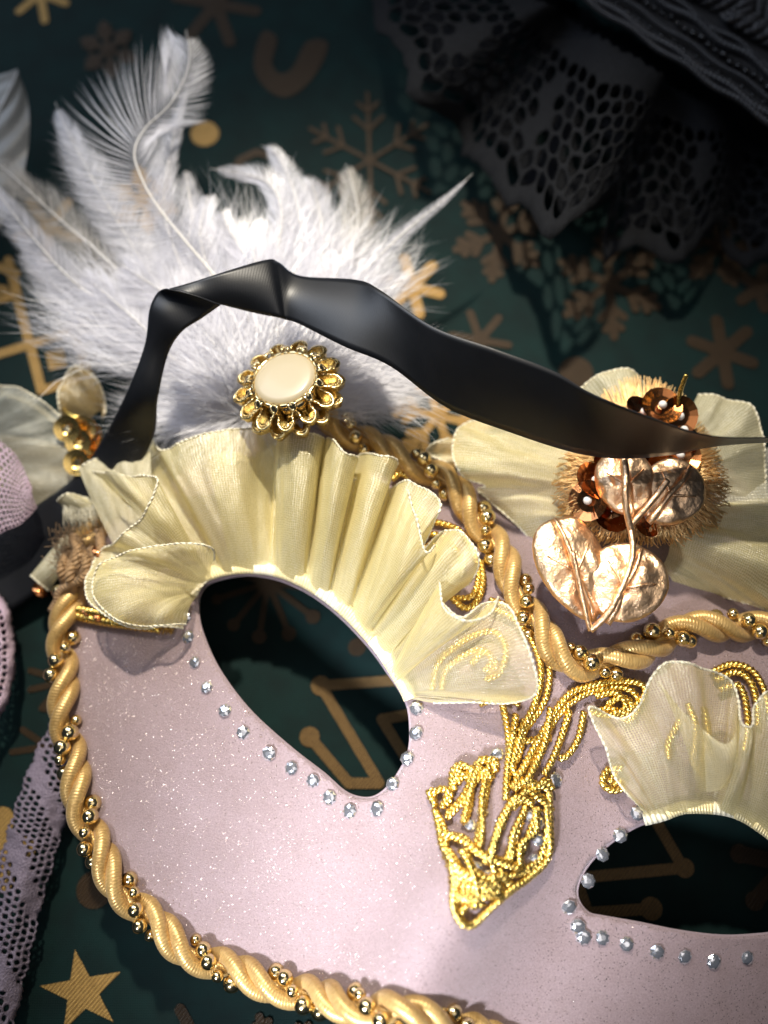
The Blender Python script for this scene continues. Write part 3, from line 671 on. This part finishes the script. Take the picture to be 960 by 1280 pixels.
# ---- feathers
def feather(ctrl, lenL, lenR, n, m=None, a0=55, a1=18, wd=.013, curl=.25, nside=1.0, name='feather', start=.12, seed=0, roll=0, clump=.5, thin=False):
    rnd = random.Random(seed*77+len(ctrl)); pts = cr([W(c) for c in ctrl], 10); q = resample(pts, .08); N = len(q)
    if N < 5: return
    fr = frames(q, Vector((0, -.26, .97))); s = MB()
    for side in (-1, 1):
        Lf = lenL if side < 0 else lenR
        ph = rnd.random()*10
        for k in range(n):
            t = start+(1-start)*(k+rnd.random())/n; i = min(N-1, int(t*(N-1))); p = q[i]; T, Rr, U = fr[i]
            env = math.sin(PI*min(1, (t-start)/(1-start)*.94+.10))**.55
            L = Lf*env*(1+.10*rnd.uniform(-1, 1))*(1+.18*noise.noise(Vector((t*9, ph, side))))
            al = math.radians(a0+(a1-a0)*t+9*noise.noise(Vector((t*14, ph+3, side*5)))*clump*2+rnd.uniform(-2, 2))
            d = (T*math.cos(al)+Rr*math.sin(al)*side); d = (d+U*(roll*side+rnd.uniform(-.07, .07))).normalized()
            d2 = (d+T*curl*rnd.uniform(.6, 1.3)+U*rnd.uniform(-.15, .1)).normalized()
            a = p; b = p+d*L*.35; c = b+(d+d2).normalized()*L*.35; e = c+d2*L*.32
            wv = d.cross(Vector((0, -.26, .97))).normalized()*wd*.5
            V = [a-wv, a+wv, b-wv, b+wv, c-wv*.8, c+wv*.8, e]
            s.add(V, [(0, 1, 3, 2), (2, 3, 5, 4), (4, 5, 6)])
    o = s.build(name, m or m_fea, mask)
    vm = MB()
    for side in (-1, 1):
        Lf = lenL if side < 0 else lenR; rows = []; uv = []; ph = rnd.random()*10; st_ = int(start*(N-1))
        for i in range(st_, N):
            t = i/(N-1); T, Rr, U = fr[i]; env = math.sin(PI*min(1, (t-start)/(1-start)*.94+.10))**.55
            L = Lf*env*.86*(1+.22*noise.noise(Vector((t*11, ph, side)))); al = math.radians(a0+(a1-a0)*t+5*noise.noise(Vector((t*8, ph+3, side))))
            d = (T*math.cos(al)+Rr*math.sin(al)*side+U*(roll*side-.03)).normalized(); d2 = (d+T*curl).normalized(); row = []; ur = []
            for k in range(7):
                f = k/6; row.append(q[i]+d*L*f*(1-f*.5)+d2*L*f*f*.5+U*(.05*noise.noise(Vector((t*7, f*2, ph)))-.02)); ur.append((i*.08, f))
            rows.append(row); uv.append(ur)
        if len(rows) > 2: vm.grid(rows, uv)
    vm.build('vane', m_vaneg if m is m_feag else m_vanet if thin else m_vane, o)
    qm = MB(); qm.tube(q, lambda t: .032*(1-t*.85), 6); qm.build('quill', m_quill, o)
    return o
FE = [  # ctrl (px,py,z), left barb length, right barb length (cm), barbs per side
 ([(275, 352, 2.6), (235, 305, 2.7), (200, 262, 2.8), (178, 225, 2.9), (168, 190, 3.0), (182, 160, 3.0), (214, 128, 3.1), (236, 80, 3.1), (232, 34, 3.1)], 2.0, 1.1, 620),
 ([(262, 420, 2.3), (225, 330, 2.3), (205, 260, 2.4), (215, 180, 2.5), (236, 105, 2.5)], .7, .5, 420),
 ([(250, 430, 2.2), (180, 330, 2.2), (125, 240, 2.3), (85, 165, 2.3), (68, 125, 2.2)], .9, .9, 520),
 ([(240, 440, 2.1), (150, 340, 2.0), (70, 270, 2.0), (10, 215, 2.2), (-30, 190, 2.2)], 1.0, .9, 520),
 ([(235, 450, 2.0), (160, 400, 2.0), (90, 350, 2.1), (35, 290, 2.3), (0, 245, 2.5), (-25, 215, 2.5)], .9, .7, 520),
 ([(225, 470, 1.9), (160, 430, 1.8), (100, 390, 1.8), (50, 330, 2.0), (20, 285, 2.1)], .9, .5, 450),
 ([(215, 480, 1.8), (165, 450, 1.6), (120, 430, 1.6), (85, 400, 1.7)], .8, .7, 380),
 ([(290, 400, 2.3), (262, 340, 2.4), (250, 290, 2.3), (262, 240, 2.2)], .9, .9, 420),
 ([(310, 400, 2.4), (310, 330, 2.4), (285, 285, 2.4), (275, 260, 2.4)], .8, .8, 420),
 ([(330, 390, 2.4), (345, 320, 2.4), (352, 265, 2.3), (330, 225, 2.2), (260, 210, 2.0)], .6, .6, 420),
 ([(340, 390, 2.3), (375, 320, 2.3), (370, 250, 2.2), (345, 192, 2.1), (325, 182, 2.0)], .8, .6, 420),
 ([(360, 390, 2.3), (400, 330, 2.2), (400, 270, 2.1), (385, 215, 2.0)], .9, .8, 420),
 ([(380, 390, 2.2), (430, 330, 2.0), (448, 270, 1.8), (432, 205, 1.7)], .9, .8, 360),
 ([(400, 400, 2.2), (450, 345, 2.1), (500, 295, 2.3), (555, 250, 2.5), (592, 216, 2.6)], .28, .30, 420),
 ([(410, 420, 2.1), (450, 380, 2.1), (485, 360, 2.0), (520, 345, 1.9)], .6, .5, 300),
 ([(300, 470, 2.2), (260, 420, 2.4), (225, 380, 2.4), (150, 330, 2.4)], 1.2, 1.2, 520),
 ([(350, 430, 2.4), (340, 380, 2.5), (320, 330, 2.5), (310, 280, 2.3)], 1.1, 1.1, 480),
 ([(330, 470, 2.3), (380, 420, 2.4), (410, 370, 2.4), (430, 320, 2.3)], 1.1, 1.1, 460),
 ([(280, 480, 2.1), (220, 450, 2.2), (170, 400, 2.2), (100, 340, 2.1)], 1.2, 1.1, 520),
 ([(235, 300, 2.2), (240, 270, 2.2), (235, 235, 2.2), (232, 212, 2.2)], .5, .4, 120),
]
for i, (c, l, r, n) in enumerate(FE):
    feather(c, l, r, int(n*.62), wd=.011, thin=i == 0, seed=i+1, roll=.15*math.sin(i*2.1), clump=.5 if i else .25, a0=62 if i else 70, a1=22 if i else 35, m=m_feag if i in (11+1, 3) else None)
# soft down: short fine barbs filling the heart of the plume
def down(name, regions, n, seed, m=None, w_=.012):
    rnd = random.Random(seed); s = MB()
    for k in range(n):
        cx, cy, rx, ry, z0, z1 = rnd.choice(regions); a = rnd.random()*2*PI; r = math.sqrt(rnd.random())
        x, y = cx+rx*r*math.cos(a), cy+ry*r*math.sin(a); p = P(x, y, rnd.uniform(z0, z1))
        ang = math.atan2(y-520, x-310)+rnd.gauss(0, .34)
        d = Vector((math.cos(ang), -math.sin(ang), rnd.uniform(-.25, .35))).normalized(); L = rnd.uniform(.6, 1.9)
        sd = Vector((-d.y, d.x, 0))*rnd.uniform(-.5, .5)
        wv = Vector((-d.y, d.x, 0)).normalized()*w_*.5; b = p+d*L*.5; e = b+(d+sd).normalized()*L*.5
        s.add([p-wv, p+wv, b-wv, b+wv, e], [(0, 1, 3, 2), (2, 3, 4)])
    o = s.build(name, m or m_fea, mask); o['kind'] = 'stuff'; return o
down('down', [(310, 420, 95, 65, 1.8, 2.5), (270, 455, 45, 50, 1.8, 2.3), (440, 480, 65, 45, 1.8, 2.5), (330, 360, 130, 70, 1.6, 2.5), (170, 400, 90, 70, 1.5, 2.2), (400, 370, 90, 60, 1.6, 2.4), (345, 495, 75, 30, 1.6, 2.1), (268, 512, 60, 30, 1.4, 1.9)], 9500, 5)
down('down', [(285, 435, 55, 55, 2.0, 2.5), (345, 430, 80, 50, 2.2, 2.8)], 1600, 9)

# ---- flower rosette with fringe, sequins and metal leaves
rc = P(800, 592, 3.1)
ros = sheet('rosette', [((720, 560, 2.6), (618, 524, 2.2), .2), ((718, 575, 2.7), (580, 530, 2.3), .3), ((716, 590, 2.8), (566, 560, 2.4), .5), ((715, 605, 2.8), (576, 592, 2.6), .5), ((712, 620, 2.7), (608, 606, 2.4), .3), ((712, 630, 2.6), (600, 612, 2.2), .4), ((712, 648, 2.6), (640, 650, 2.2), .4), ((716, 670, 2.5), (672, 690, 2.0), .2)], m_org, mask, absz=True)
sheet('organza_petal', [((760, 540, 2.6), (700, 530, 2.4), .2), ((770, 540, 2.8), (722, 490, 2.6), .3), ((780, 540, 2.9), (752, 468, 2.7), .4), ((790, 540, 2.9), (786, 463, 2.7), .4), ((800, 540, 2.8), (808, 480, 2.5), .3)], m_orgw, ros, absz=True)
sheet('organza_petal', [((840, 560, 2.6), (870, 495, 2.4), .2), ((850, 565, 2.7), (905, 498, 2.6), .4), ((855, 575, 2.8), (940, 510, 2.7), .4), ((860, 585, 2.8), (955, 560, 2.7), .4), ((862, 600, 2.6), (962, 620, 2.4), .3), ((862, 612, 2.5), (985, 660, 2.2), .2)], m_orgw, ros, absz=True)
sheet('organza_petal', [((835, 640, 2.6), (990, 620, 2.3), .3), ((838, 650, 2.7), (1000, 680, 2.5), .6), ((840, 662, 2.9), (1005, 730, 2.7), .8), ((838, 675, 2.8), (985, 765, 2.4), .7), ((836, 690, 2.6), (950, 758, 2.2), .4), ((832, 700, 2.5), (900, 745, 2.0), .3), ((826, 710, 2.4), (845, 735, 1.9), .2)], m_org, ros, absz=True)
sheet('organza_petal', [((850, 600, 2.4), (960, 560, 2.2), .2), ((852, 625, 2.5), (1000, 620, 2.3), .4), ((850, 650, 2.4), (1000, 690, 2.2), .4)], m_tulle, ros, absz=True)
sheet('organza_petal', [((735, 540, 2.3), (560, 548, 2.2), .3), ((735, 560, 2.3), (535, 562, 2.0), .2), ((735, 580, 2.2), (562, 580, 2.0), .2)], m_orgw, ros, absz=True)
s = MB()
for i in range(1500):
    a = random.random()*2*PI; layer = random.random()
    r0 = 48; r1 = (112+random.uniform(-22, 6))*(.9+.1*math.sin(a*3)); up = -math.sin(a)
    zt = 3.0+.12*layer
    def rp(r, z, da=0): return P(802+r*math.cos(a+da)*1.03, 588+r*math.sin(a+da)*1.02, z)
    j = random.uniform(-.07, .07)
    p = [rp(r0, zt), rp((r0+r1)/2, zt+.06, j*.5), rp(r1, zt-.05, j)]
    if math.sin(a) > -.1: p.insert(2, rp(r1*.9, zt+.12+random.uniform(-.05, .1), j*1.8+random.uniform(-.05, .05)))
    s.tube(p, .011, 3, False)
s.build('fringe', m_fringe, ros)['kind'] = 'stuff'
sq = MB(); V = []
for r, z in ((.38, .05), (.22, .0), (.07, -.01), (.07, -.03), (.38, .035)): V.append([Vector((r*math.cos(2*PI*k/18), r*math.sin(2*PI*k/18), z)) for k in range(19)])
sq.grid(V); seq_me = sq.mesh('sequin', m_copper, smooth=False)
pb = MB(); pb.ball(Vector((0, 0, 0)), .085, 10, 7); pearl_me = pb.mesh('seed_bead', m_white)
for (x, y, z, rz) in ((803, 517, 3.5, .9), (827, 508, 3.6, .5), (848, 520, 3.5, .3), (852, 540, 3.4, .2), (822, 545, 3.4, .4), (742, 602, 3.4, .2), (736, 626, 3.4, .5), (764, 642, 3.3, .4), (808, 646, 3.3, .1), (795, 570, 3.3, .2), (768, 575, 3.35, .3), (832, 590, 3.3, .3), (762, 622, 3.5, .3), (850, 570, 3.3, .2)):
    p = P(x, y, z); R_ = Matrix.Rotation(random.uniform(-.6, .6), 3, 'X') @ Matrix.Rotation(random.uniform(-.6, .6), 3, 'Y')
    inst('sequin', seq_me, ros, p, R_, 1.05); inst('seed_bead', pearl_me, ros, p+R_ @ Vector((0, 0, .07)), None, 1)
def leaf(cx, cy, z, a, b, rot, tip, base, tilt=(0, 0), seed=0):
    s = MB(); rows = []; n = 40; rr = math.radians(rot); c = P(cx, cy, z); k_ = PX(c)
    X = Vector((math.cos(rr), -math.sin(rr), tilt[0])); Y = Vector((math.sin(rr), math.cos(rr), tilt[1]))
    def at(fx, fy, dz=0):
        dome = -.14*(fx*fx+fy*fy)
        cr_ = .085*noise.noise(Vector((fx*2.4+seed, fy*2.2, seed)))+.018*noise.noise(Vector((fx*5+seed, fy*6, seed)))
        vein = -.06*math.exp(-(fy/.10)**2)
        return c+X*fx*a*k_+Y*fy*b*k_+Vector((0, 0, dome+cr_+vein+dz))
    for i in range(15):
        f = i/14; row = []
        for k in range(n+1):
            t = 2*PI*k/n; pt = 1+.10*math.cos(t)**9 if tip else 1
            row.append(at(f*math.cos(t)*pt, f*math.sin(t)*(1-.12*math.cos(t)), -.03 if i == 14 else 0))
        rows.append(row)
    rows.append([p+Vector((0, 0, -.09)) for p in rows[-1]]); s.grid(rows)
    o = s.build('metal_leaf', m_rose, ros)
    v = MB(); v.tube([at(1.12-t*2.2/12, 0.03*math.sin(t), .05) for t in range(12)], lambda t: .075-.035*t, 8)
    v.build('midrib', m_rose, ros)
    for sgn in (-1, 1):
        for f0 in (.2,):
            v = MB(); v.tube([at(f0-t*.09, sgn*t*.13, .012) for t in range(6)], lambda t: .034-.02*t, 6); v.build('leaf_vein', m_rose, ros)
    return o
leaf(717, 702, 3.75, 68, 44, 72, True, True, (.0, -.1), 1)
leaf(786, 726, 3.8, 52, 50, 118, False, True, (0, .08), 2)
leaf(843, 612, 3.8, 47, 40, 130, False, True, (.05, .0), 3)
leaf(784, 598, 3.85, 44, 36, 85, False, True, (0, .1), 4)
s = MB()
for path, r in (([(738, 788, 3.6), (728, 745, 3.9), (716, 690, 4.0)], .05), ([(738, 788, 3.6), (765, 760, 3.8), (790, 700, 3.8), (788, 660, 3.75)], .06), ([(790, 668, 3.7), (782, 630, 4.0), (782, 590, 4.05), (778, 560, 3.9)], .07), ([(785, 660, 3.75), (812, 630, 3.9), (835, 600, 4.0)], .06)):
    s.tube([W(p) for p in cr([Vector(q) for q in path], 8)], r, 8)
s.build('twig', m_rose, ros)
s = MB(); s.tube([W(p) for p in cr([Vector(q) for q in ((845, 520, 3.4), (848, 500, 3.7), (852, 484, 3.9), (858, 468, 4.1))], 6)], .045, 7); s.build('stem_end', m_gold, ros)

# ------------------------------------------------------------------ black satin ribbon
rb = [((-80, 715, .5), (-60, 800, .5)), ((0, 663, .7), (20, 760, .5)), ((60, 622, 1.0), (85, 705, .8)), ((98, 592, 1.4), (140, 640, 1.3)), ((124, 556, 1.9), (190, 552, 2.1)), ((158, 492, 3.0), (197, 500, 3.0)), ((181, 432, 3.5), (209, 446, 3.4)),
      ((187, 388, 3.9), (226, 416, 3.8)), ((197, 366, 4.0), (252, 398, 3.9)), ((207, 361, 4.25), (276, 381, 4.1))]
rb2 = [((212, 361, 4.15), (262, 377, 4.08)), ((240, 353, 4.2), (282, 382, 4.0)), ((280, 340, 4.3), (318, 391, 3.9)), ((332, 325, 4.15), (348, 397, 3.95)), ((348, 328, 3.95), (358, 400, 3.85)), ((375, 345, 3.85), (374, 405, 3.95)), ((445, 350, 4.2), (430, 433, 4.3)), ((476, 363, 4.6), (488, 458, 4.4)), ((540, 408, 5.1), (558, 509, 4.2)), ((620, 437, 5.4), (640, 541, 4.2)),
       ((690, 463, 5.4), (716, 565, 4.2)), ((742, 493, 5.3), (775, 573, 4.1)), ((830, 528, 5.3), (840, 568, 4.0)), ((890, 545, 5.2), (892, 558, 3.9)), ((960, 547, 5.0), (960, 553, 3.8)), ((1030, 545, 4.5), (1030, 556, 3.4)), ((1120, 560, 3.4), (1110, 590, 2.6))]
rib = MB()
def strip(prs, u0):
    A = cr([W(a) for a, b in prs], 8); B = cr([W(b) for a, b in prs], 8); rows = []; uv = []; u = u0
    for i, (a, b) in enumerate(zip(A, B)):
        if i: u += ((a-A[i-1]).length+(b-B[i-1]).length)/2
        rows.append([a.lerp(b, j/12)+Vector((0, 0, .10*math.sin(PI*j/12))) for j in range(13)]); uv.append([(u, j/12*1.5) for j in range(13)])
    return rows, uv, u
r1, u1, ue = strip(rb, 0); r2, u2, ue2 = strip(rb2, ue)
rib.grid(r1, u1); rib.grid(r2, u2)
ro = rib.build('satin_ribbon', m_rib, None, True, loc=P(200, 560, 0)); solid(ro, .02)
tag(ro, 'black satin ribbon folded over the white feathers and trailing across the gold leaves', 'ribbon')

# ------------------------------------------------------------------ lace with holes (hexagon net cut through a mapped sheet)
def lace(mb, surf, U, V_, cell, hole, bar=.17, seed=0, jit=.16):
    """surf(u,v)->point; U,V_ in cm; hole(u,v)->bool"""
    rnd = random.Random(seed); pts = []; cy_ = cell*1.15; j = 0; y = -2*cy_
    while y < V_+2*cy_:
        x = -2*cell+(j % 2)*cell*.5
        while x < U+2*cell:
            pts.append(Vector((x+rnd.uniform(-jit, jit)*cell, y+rnd.uniform(-jit, jit)*cell))); x += cell
        y += cy_*.87; j += 1
    rv, re_, rf = delaunay_2d_cdt(pts, [], [], 0, 1e-6)[:3]
    cells = {}
    for f in rf:
        a, b, c = [rv[i] for i in f]
        d = 2*(a.x*(b.y-c.y)+b.x*(c.y-a.y)+c.x*(a.y-b.y))
        if abs(d) < 1e-9: continue
        q = ((a.length_squared*(b.y-c.y)+b.length_squared*(c.y-a.y)+c.length_squared*(a.y-b.y))/d, (a.length_squared*(c.x-b.x)+b.length_squared*(a.x-c.x)+c.length_squared*(b.x-a.x))/d)
        for i in f: cells.setdefault(i, []).append(q)
    for i, qs in cells.items():
        c = rv[i]
        if not (0 < c.x < U and 0 < c.y < V_) or len(qs) < 4: continue
        qs.sort(key=lambda q: math.atan2(q[1]-c.y, q[0]-c.x))
        cs = [(max(0, min(U, x)), max(0, min(V_, y))) for x, y in qs]; n = len(cs)
        cx = sum(q[0] for q in cs)/n; cy = sum(q[1] for q in cs)/n
        if hole(cx/U, cy/V_):
            sh = 1-bar*2*rnd.uniform(.75, 1.35); ins = []
            for k in range(n):      # rounded holes: two points per side
                a, b = cs[k], cs[(k+1) % n]
                for f in (.28, .72): ins.append((cx+(a[0]+(b[0]-a[0])*f-cx)*sh, cy+(a[1]+(b[1]-a[1])*f-cy)*sh))
            P_ = [surf(x/U, y/V_)+Vector((0, 0, rnd.uniform(-.012, .012))) for x, y in ins]
            F = []
            for k in range(n):
                F.append((k, (k+1) % n, n+2*k+1, n+2*k)); F.append(((k+1) % n, n+(2*k+2) % (2*n), n+2*k+1))
            mb.add([surf(x/U, y/V_) for x, y in cs]+P_, F, cs+ins)
        else:
            mb.add([surf(x/U, y/V_) for x, y in cs+[(cx, cy)]], [(k, (k+1) % n, n) for k in range(n)], cs+[(cx, cy)])
    return mb
def weld(o):
    bm = bmesh.new(); bm.from_mesh(o.data); bmesh.ops.remove_doubles(bm, verts=bm.verts, dist=2e-5); bm.to_mesh(o.data); bm.free(); return o
def ribsurf(ribs, scall=None):
    B = [W(r[0]) for r in ribs]; O = [W(r[1]) for r in ribs]
    N = len(ribs)
    def cat(L, t):
        t = max(0, min(N-1-1e-6, t*(N-1))); i = int(t); f = t-i
        a, b, c, d = L[max(i-1, 0)], L[i], L[i+1], L[min(i+2, N-1)]
        return 0.5*((2*b)+(c-a)*f+(2*a-5*b+4*c-d)*f*f+(3*b-a-3*c+d)*f**3)
    def surf(u, v):
        e = scall(u) if scall else 1
        return cat(B, u).lerp(cat(O, u), v*e)+Vector((0, 0, .15*math.sin(PI*v)))
    return surf
lt = empty('black_lace_mask', P(900, 60, 0), 'black scalloped lace ruffle with braided cord edging, at the upper right corner', 'lace trim')
LR = [((640, -70, 2.0), (420, -70, 1.2)), ((655, -30, 2.2), (455, 10, 1.6)), ((670, -5, 2.3), (482, 62, 2.0)), ((690, 5, 2.4), (515, 128, 2.2)), ((705, 12, 1.6), (570, 180, 1.1)), ((715, 20, 1.7), (590, 222, 1.4)), ((735, 35, 2.0), (640, 262, 2.0)), ((765, 50, 2.6), (672, 300, 2.8)),
      ((800, 70, 2.8), (725, 285, 2.9)), ((830, 92, 2.5), (760, 250, 2.2)), ((822, 95, 1.4), (752, 320, 1.0)), ((850, 110, 1.5), (800, 325, 1.2)), ((880, 125, 1.7), (860, 330, 1.3)), ((905, 140, 1.5), (900, 280, 1.0)), ((920, 150, .8), (905, 330, .5)), ((960, 170, .9), (965, 330, .6)), ((1030, 190, 1.2), (1040, 330, .8))]
scal = lambda u: 1.03-.10*abs(math.sin(u*PI*11))**.8*1.0
def lhole(u, v):
    if v < .24 or v > .88: return False
    c = (u*16) % 1.0; lobe = abs(((u*16+.6) % 3.2)-1.6)
    return lobe < 1.52+.2*math.sin(v*9)
lmb = MB(); lace(lmb, ribsurf(LR, scal), 17.5, 4.4, .43, lhole, .085, 3)
lr_ = lmb.build('lace_ruffle', m_lace, lt); solid(lr_, .035)
# second, deeper layer
lmb = MB(); lace(lmb, ribsurf([((r[0][0]+20, r[0][1]-10, r[0][2]*.5), (r[1][0]+22, r[1][1]-22, r[1][2]*.35+.15)) for r in LR], scal), 17.5, 4.2, .40, lambda u, v: .35 < v < .8 and math.sin(u*60) > -.5, .13, 8)
solid(lmb.build('lace_ruffle', m_lace, lt), .035)
# braided trim band
A0, A1 = Vector((650, -70)), Vector((1040, 190)); bd_ = (A1-A0).normalized(); bn = Vector((bd_.y, -bd_.x))
def band(s_, o_, z): p = A0+bd_*s_+bn*o_; return P(p.x, p.y, z)
mb = MB(); mb.grid([[band(s_, o_, 2.6+.003*o_) for o_ in range(-14, 260, 20)] for s_ in range(-40, 560, 30)]); solid(mb.build('braid_backing', mat_plain('black_felt', (.004, .004, .005), (.008, .008, .01)), lt), .1)
for o_, r, amp in ((-12, .07, 2), (-4, .09, 2), (14, .05, 2), (40, .09, 3), (48, .06, 3)):
    mb = MB(); mb.tube([band(s_, o_+amp*math.sin(s_/13+o_), 2.85) for s_ in range(-30, 520, 5)], r, 7); mb.build('braid_cord', m_blackcord, lt)
for k in range(7):
    for t_ in (0, 1):
        mb = MB(); mb.tube([band(s_, 95+30*math.sin(s_/46*PI+k*2*PI/7)+t_*7, 3.0+.16*math.cos(s_/23*PI+k*2.1)) for s_ in range(-30, 520, 4)], .075, 7); mb.build('braid_cord', m_blackcord, lt)
for k in range(5):
    mb = MB(); mb.tube([band(s_, 185+28*math.sin(s_/40*PI+k*2*PI/5), 3.0+.16*math.cos(s_/20*PI+k*2.1)) for s_ in range(-30, 520, 4)], .08, 7); mb.build('braid_cord', m_blackcord, lt)
jb = MB(); jb.ball(Vector((0, 0, 0)), .075, 10, 7); jet = jb.mesh('jet_bead', mat_plain('black_glass', (.004, .004, .005), (.006, .006, .008), .12, 3, 0))
for k in range(44): inst('jet_bead', jet, lt, band(-10+k*11.5, 26+random.uniform(-4, 4), 2.82), None, random.uniform(.8, 1.3))
for k in range(30): inst('jet_bead', jet, lt, band(-10+k*17, 4+random.uniform(-2, 2), 2.84), None, random.uniform(.6, .9))

# ------------------------------------------------------------------ left edge: sheer bow with sequins, net ribbon, lace ribbon, far feather
tb = empty('sheer_tulle_bow', P(40, 560, 0), 'sheer grey-green tulle bow with gold sequins at the left edge', 'bow')
sheet('tulle_loop', [((-40, 500, .6), (-30, 480, 1.2), .1), ((-30, 520, .7), (20, 484, 1.5), .3), ((-20, 545, .8), (70, 515, 1.6), .4), ((-10, 560, .8), (88, 545, 1.5), .4), ((0, 590, .6), (90, 600, 1.2), .4), ((-10, 620, .4), (60, 650, .8), .3), ((-40, 650, .3), (20, 668, .5), .2)], m_tulle, tb, absz=True)
sheet('tulle_loop', [((-40, 540, .4), (95, 560, .8), .4), ((-30, 590, .4), (100, 590, .8), .4), ((-20, 640, .3), (75, 640, .6), .3)], mat_organza('beige_tulle', (.80, .66, .36), .62, 14), tb, absz=True)
sheet('tulle_loop', [((110, 530, .9), (76, 520, 1.3), .2), ((116, 520, 1.0), (76, 480, 1.5), .3), ((122, 515, 1.0), (95, 458, 1.5), .3), ((128, 515, 1.0), (125, 480, 1.3), .3), ((128, 530, .9), (132, 520, 1.1), .2)], mat_organza('bronze_tulle', (.75, .55, .24), .6, 14), tb, absz=True)
gs_ = MB(); V = []
for r, z in ((.30, .03), (.20, .0), (.08, 0), (.08, -.02), (.30, .0)): V.append([Vector((r*math.cos(2*PI*k/18), r*math.sin(2*PI*k/18), z)) for k in range(19)])
gs_.grid(V); gse = gs_.mesh('sequin', m_seq)
for (x, y, z) in ((84, 536, 1.7), (98, 552, 1.6), (104, 536, 1.6), (112, 546, 1.5), (96, 578, 1.5), (108, 560, 1.4)): inst('sequin', gse, tb, P(x, y, z), Matrix.Rotation(random.uniform(-.12, .12)+.25, 3, 'X'), .95)
s = MB()
for k in range(5): s.tube([W(p) for p in cr([Vector(q) for q in ((74+k*2, 500+k, 1.1), (84+k, 516+k*2, 1.5), (105, 524+k*2, 1.5), (126, 536+k*2, 1.1))], 6)], .03, 6)
s.build('sequin_cord', m_gold, tb)
s = MB(); s.tube([W(p) for p in cr([Vector(q) for q in ((0, 490, 1.2), (40, 506, 1.3), (72, 530, 1.4))], 6)], .05, 6); s.build('tulle_edge', m_orgw, tb)

netm = MB()
sf = ribsurf([((-60, 520, 1.6), (-60, 700, 1.2)), ((-20, 535, 1.8), (-20, 680, 1.5)), ((14, 562, 1.8), (6, 664, 1.6)), ((28, 582, 1.7), (26, 655, 1.6)), ((40, 610, 1.7), (47, 634, 1.6))])
lace(netm, sf, 2.6, 2.4, .15, lambda u, v: True, .16, 2, .08)
nr = netm.build('pink_net_ribbon', m_net, None, loc=P(0, 620, 0)); solid(nr, .03)
tag(nr, 'pale pink netting ribbon end lying on the sheer tulle at the left edge', 'ribbon')

def lacestrip(path, halfw, z, U, cell, hole, seed, wave=4):
    pts = cr([(x, y, 0) for x, y in path], 12)
    def surf(u, v):
        f = u*(len(pts)-1); i = min(len(pts)-2, int(f)); p = pts[i].lerp(pts[i+1], f-i); t = (pts[min(i+3, len(pts)-1)]-pts[max(0, i-3)]).normalized(); nn = Vector((-t.y, t.x, 0))
        w2 = halfw*(1+.12*abs(math.sin(u*PI*wave*3)))
        q = p+nn*(v*2-1)*w2
        return P(q.x, q.y, z+.35*math.sin(v*PI)+.12*noise.noise(Vector((u*9, v*3, seed)))+.06*noise.noise(Vector((u*40, v*12, seed))))
    mb = MB(); lace(mb, surf, U, halfw*2*.0178, cell, hole, .14, seed, .1); return mb
ls = lacestrip([(120, 880), (95, 915), (70, 965), (52, 1015), (38, 1060), (22, 1120), (8, 1180), (-6, 1240), (-20, 1310)], 31, .45, 7.8, .15, lambda u, v: .06 < v < .94 and math.sin(u*26+v*5) > -.6, 4)
o = ls.build('lace_ribbon', m_pinklace, None, loc=P(50, 1050, 0)); solid(o, .05)
tag(o, 'pale lilac lace ribbon running from under the cord trim down the lower left corner', 'ribbon')
ls = lacestrip([(-30, 740), (-8, 770), (-2, 820), (-10, 870), (-40, 920)], 20, .7, 3.2, .13, lambda u, v: .25 < v < .75, 6, 2)
o = ls.build('lace_loop', m_net, None, loc=P(0, 820, 0)); solid(o, .05)
tag(o, 'pink lace loop just showing at the left edge, above the lilac lace ribbon', 'lace')

ff = empty('grey_feather', P(0, 180, 0), 'blurred grey feather with rounded tip at the upper left edge', 'feather')
rows = []
for i in range(30):
    t = i/29; c = Vector((-95, 340, 0)).lerp(Vector((22, 92, 0)), t); wd_ = 66*math.sin(PI*min(1, .12+t*.9))**.6
    rows.append([P(c.x+wd_*v*.9, c.y+wd_*v*.45-6*abs(v), 1.2+.4*t+.12*math.cos(v*2)+.03*math.sin(v*40+t*30)) for v in [k/8-1 for k in range(17)]])
mb = MB(); mb.grid(rows); mb.build('vane', m_feag, ff)
mb = MB(); mb.tube([r[8]+Vector((0, 0, .03)) for r in rows], lambda t: .06*(1-t*.8), 6); mb.build('quill', m_quill, ff)
print('tris approx', sum(len(m.polygons) for m in bpy.data.meshes)*2)
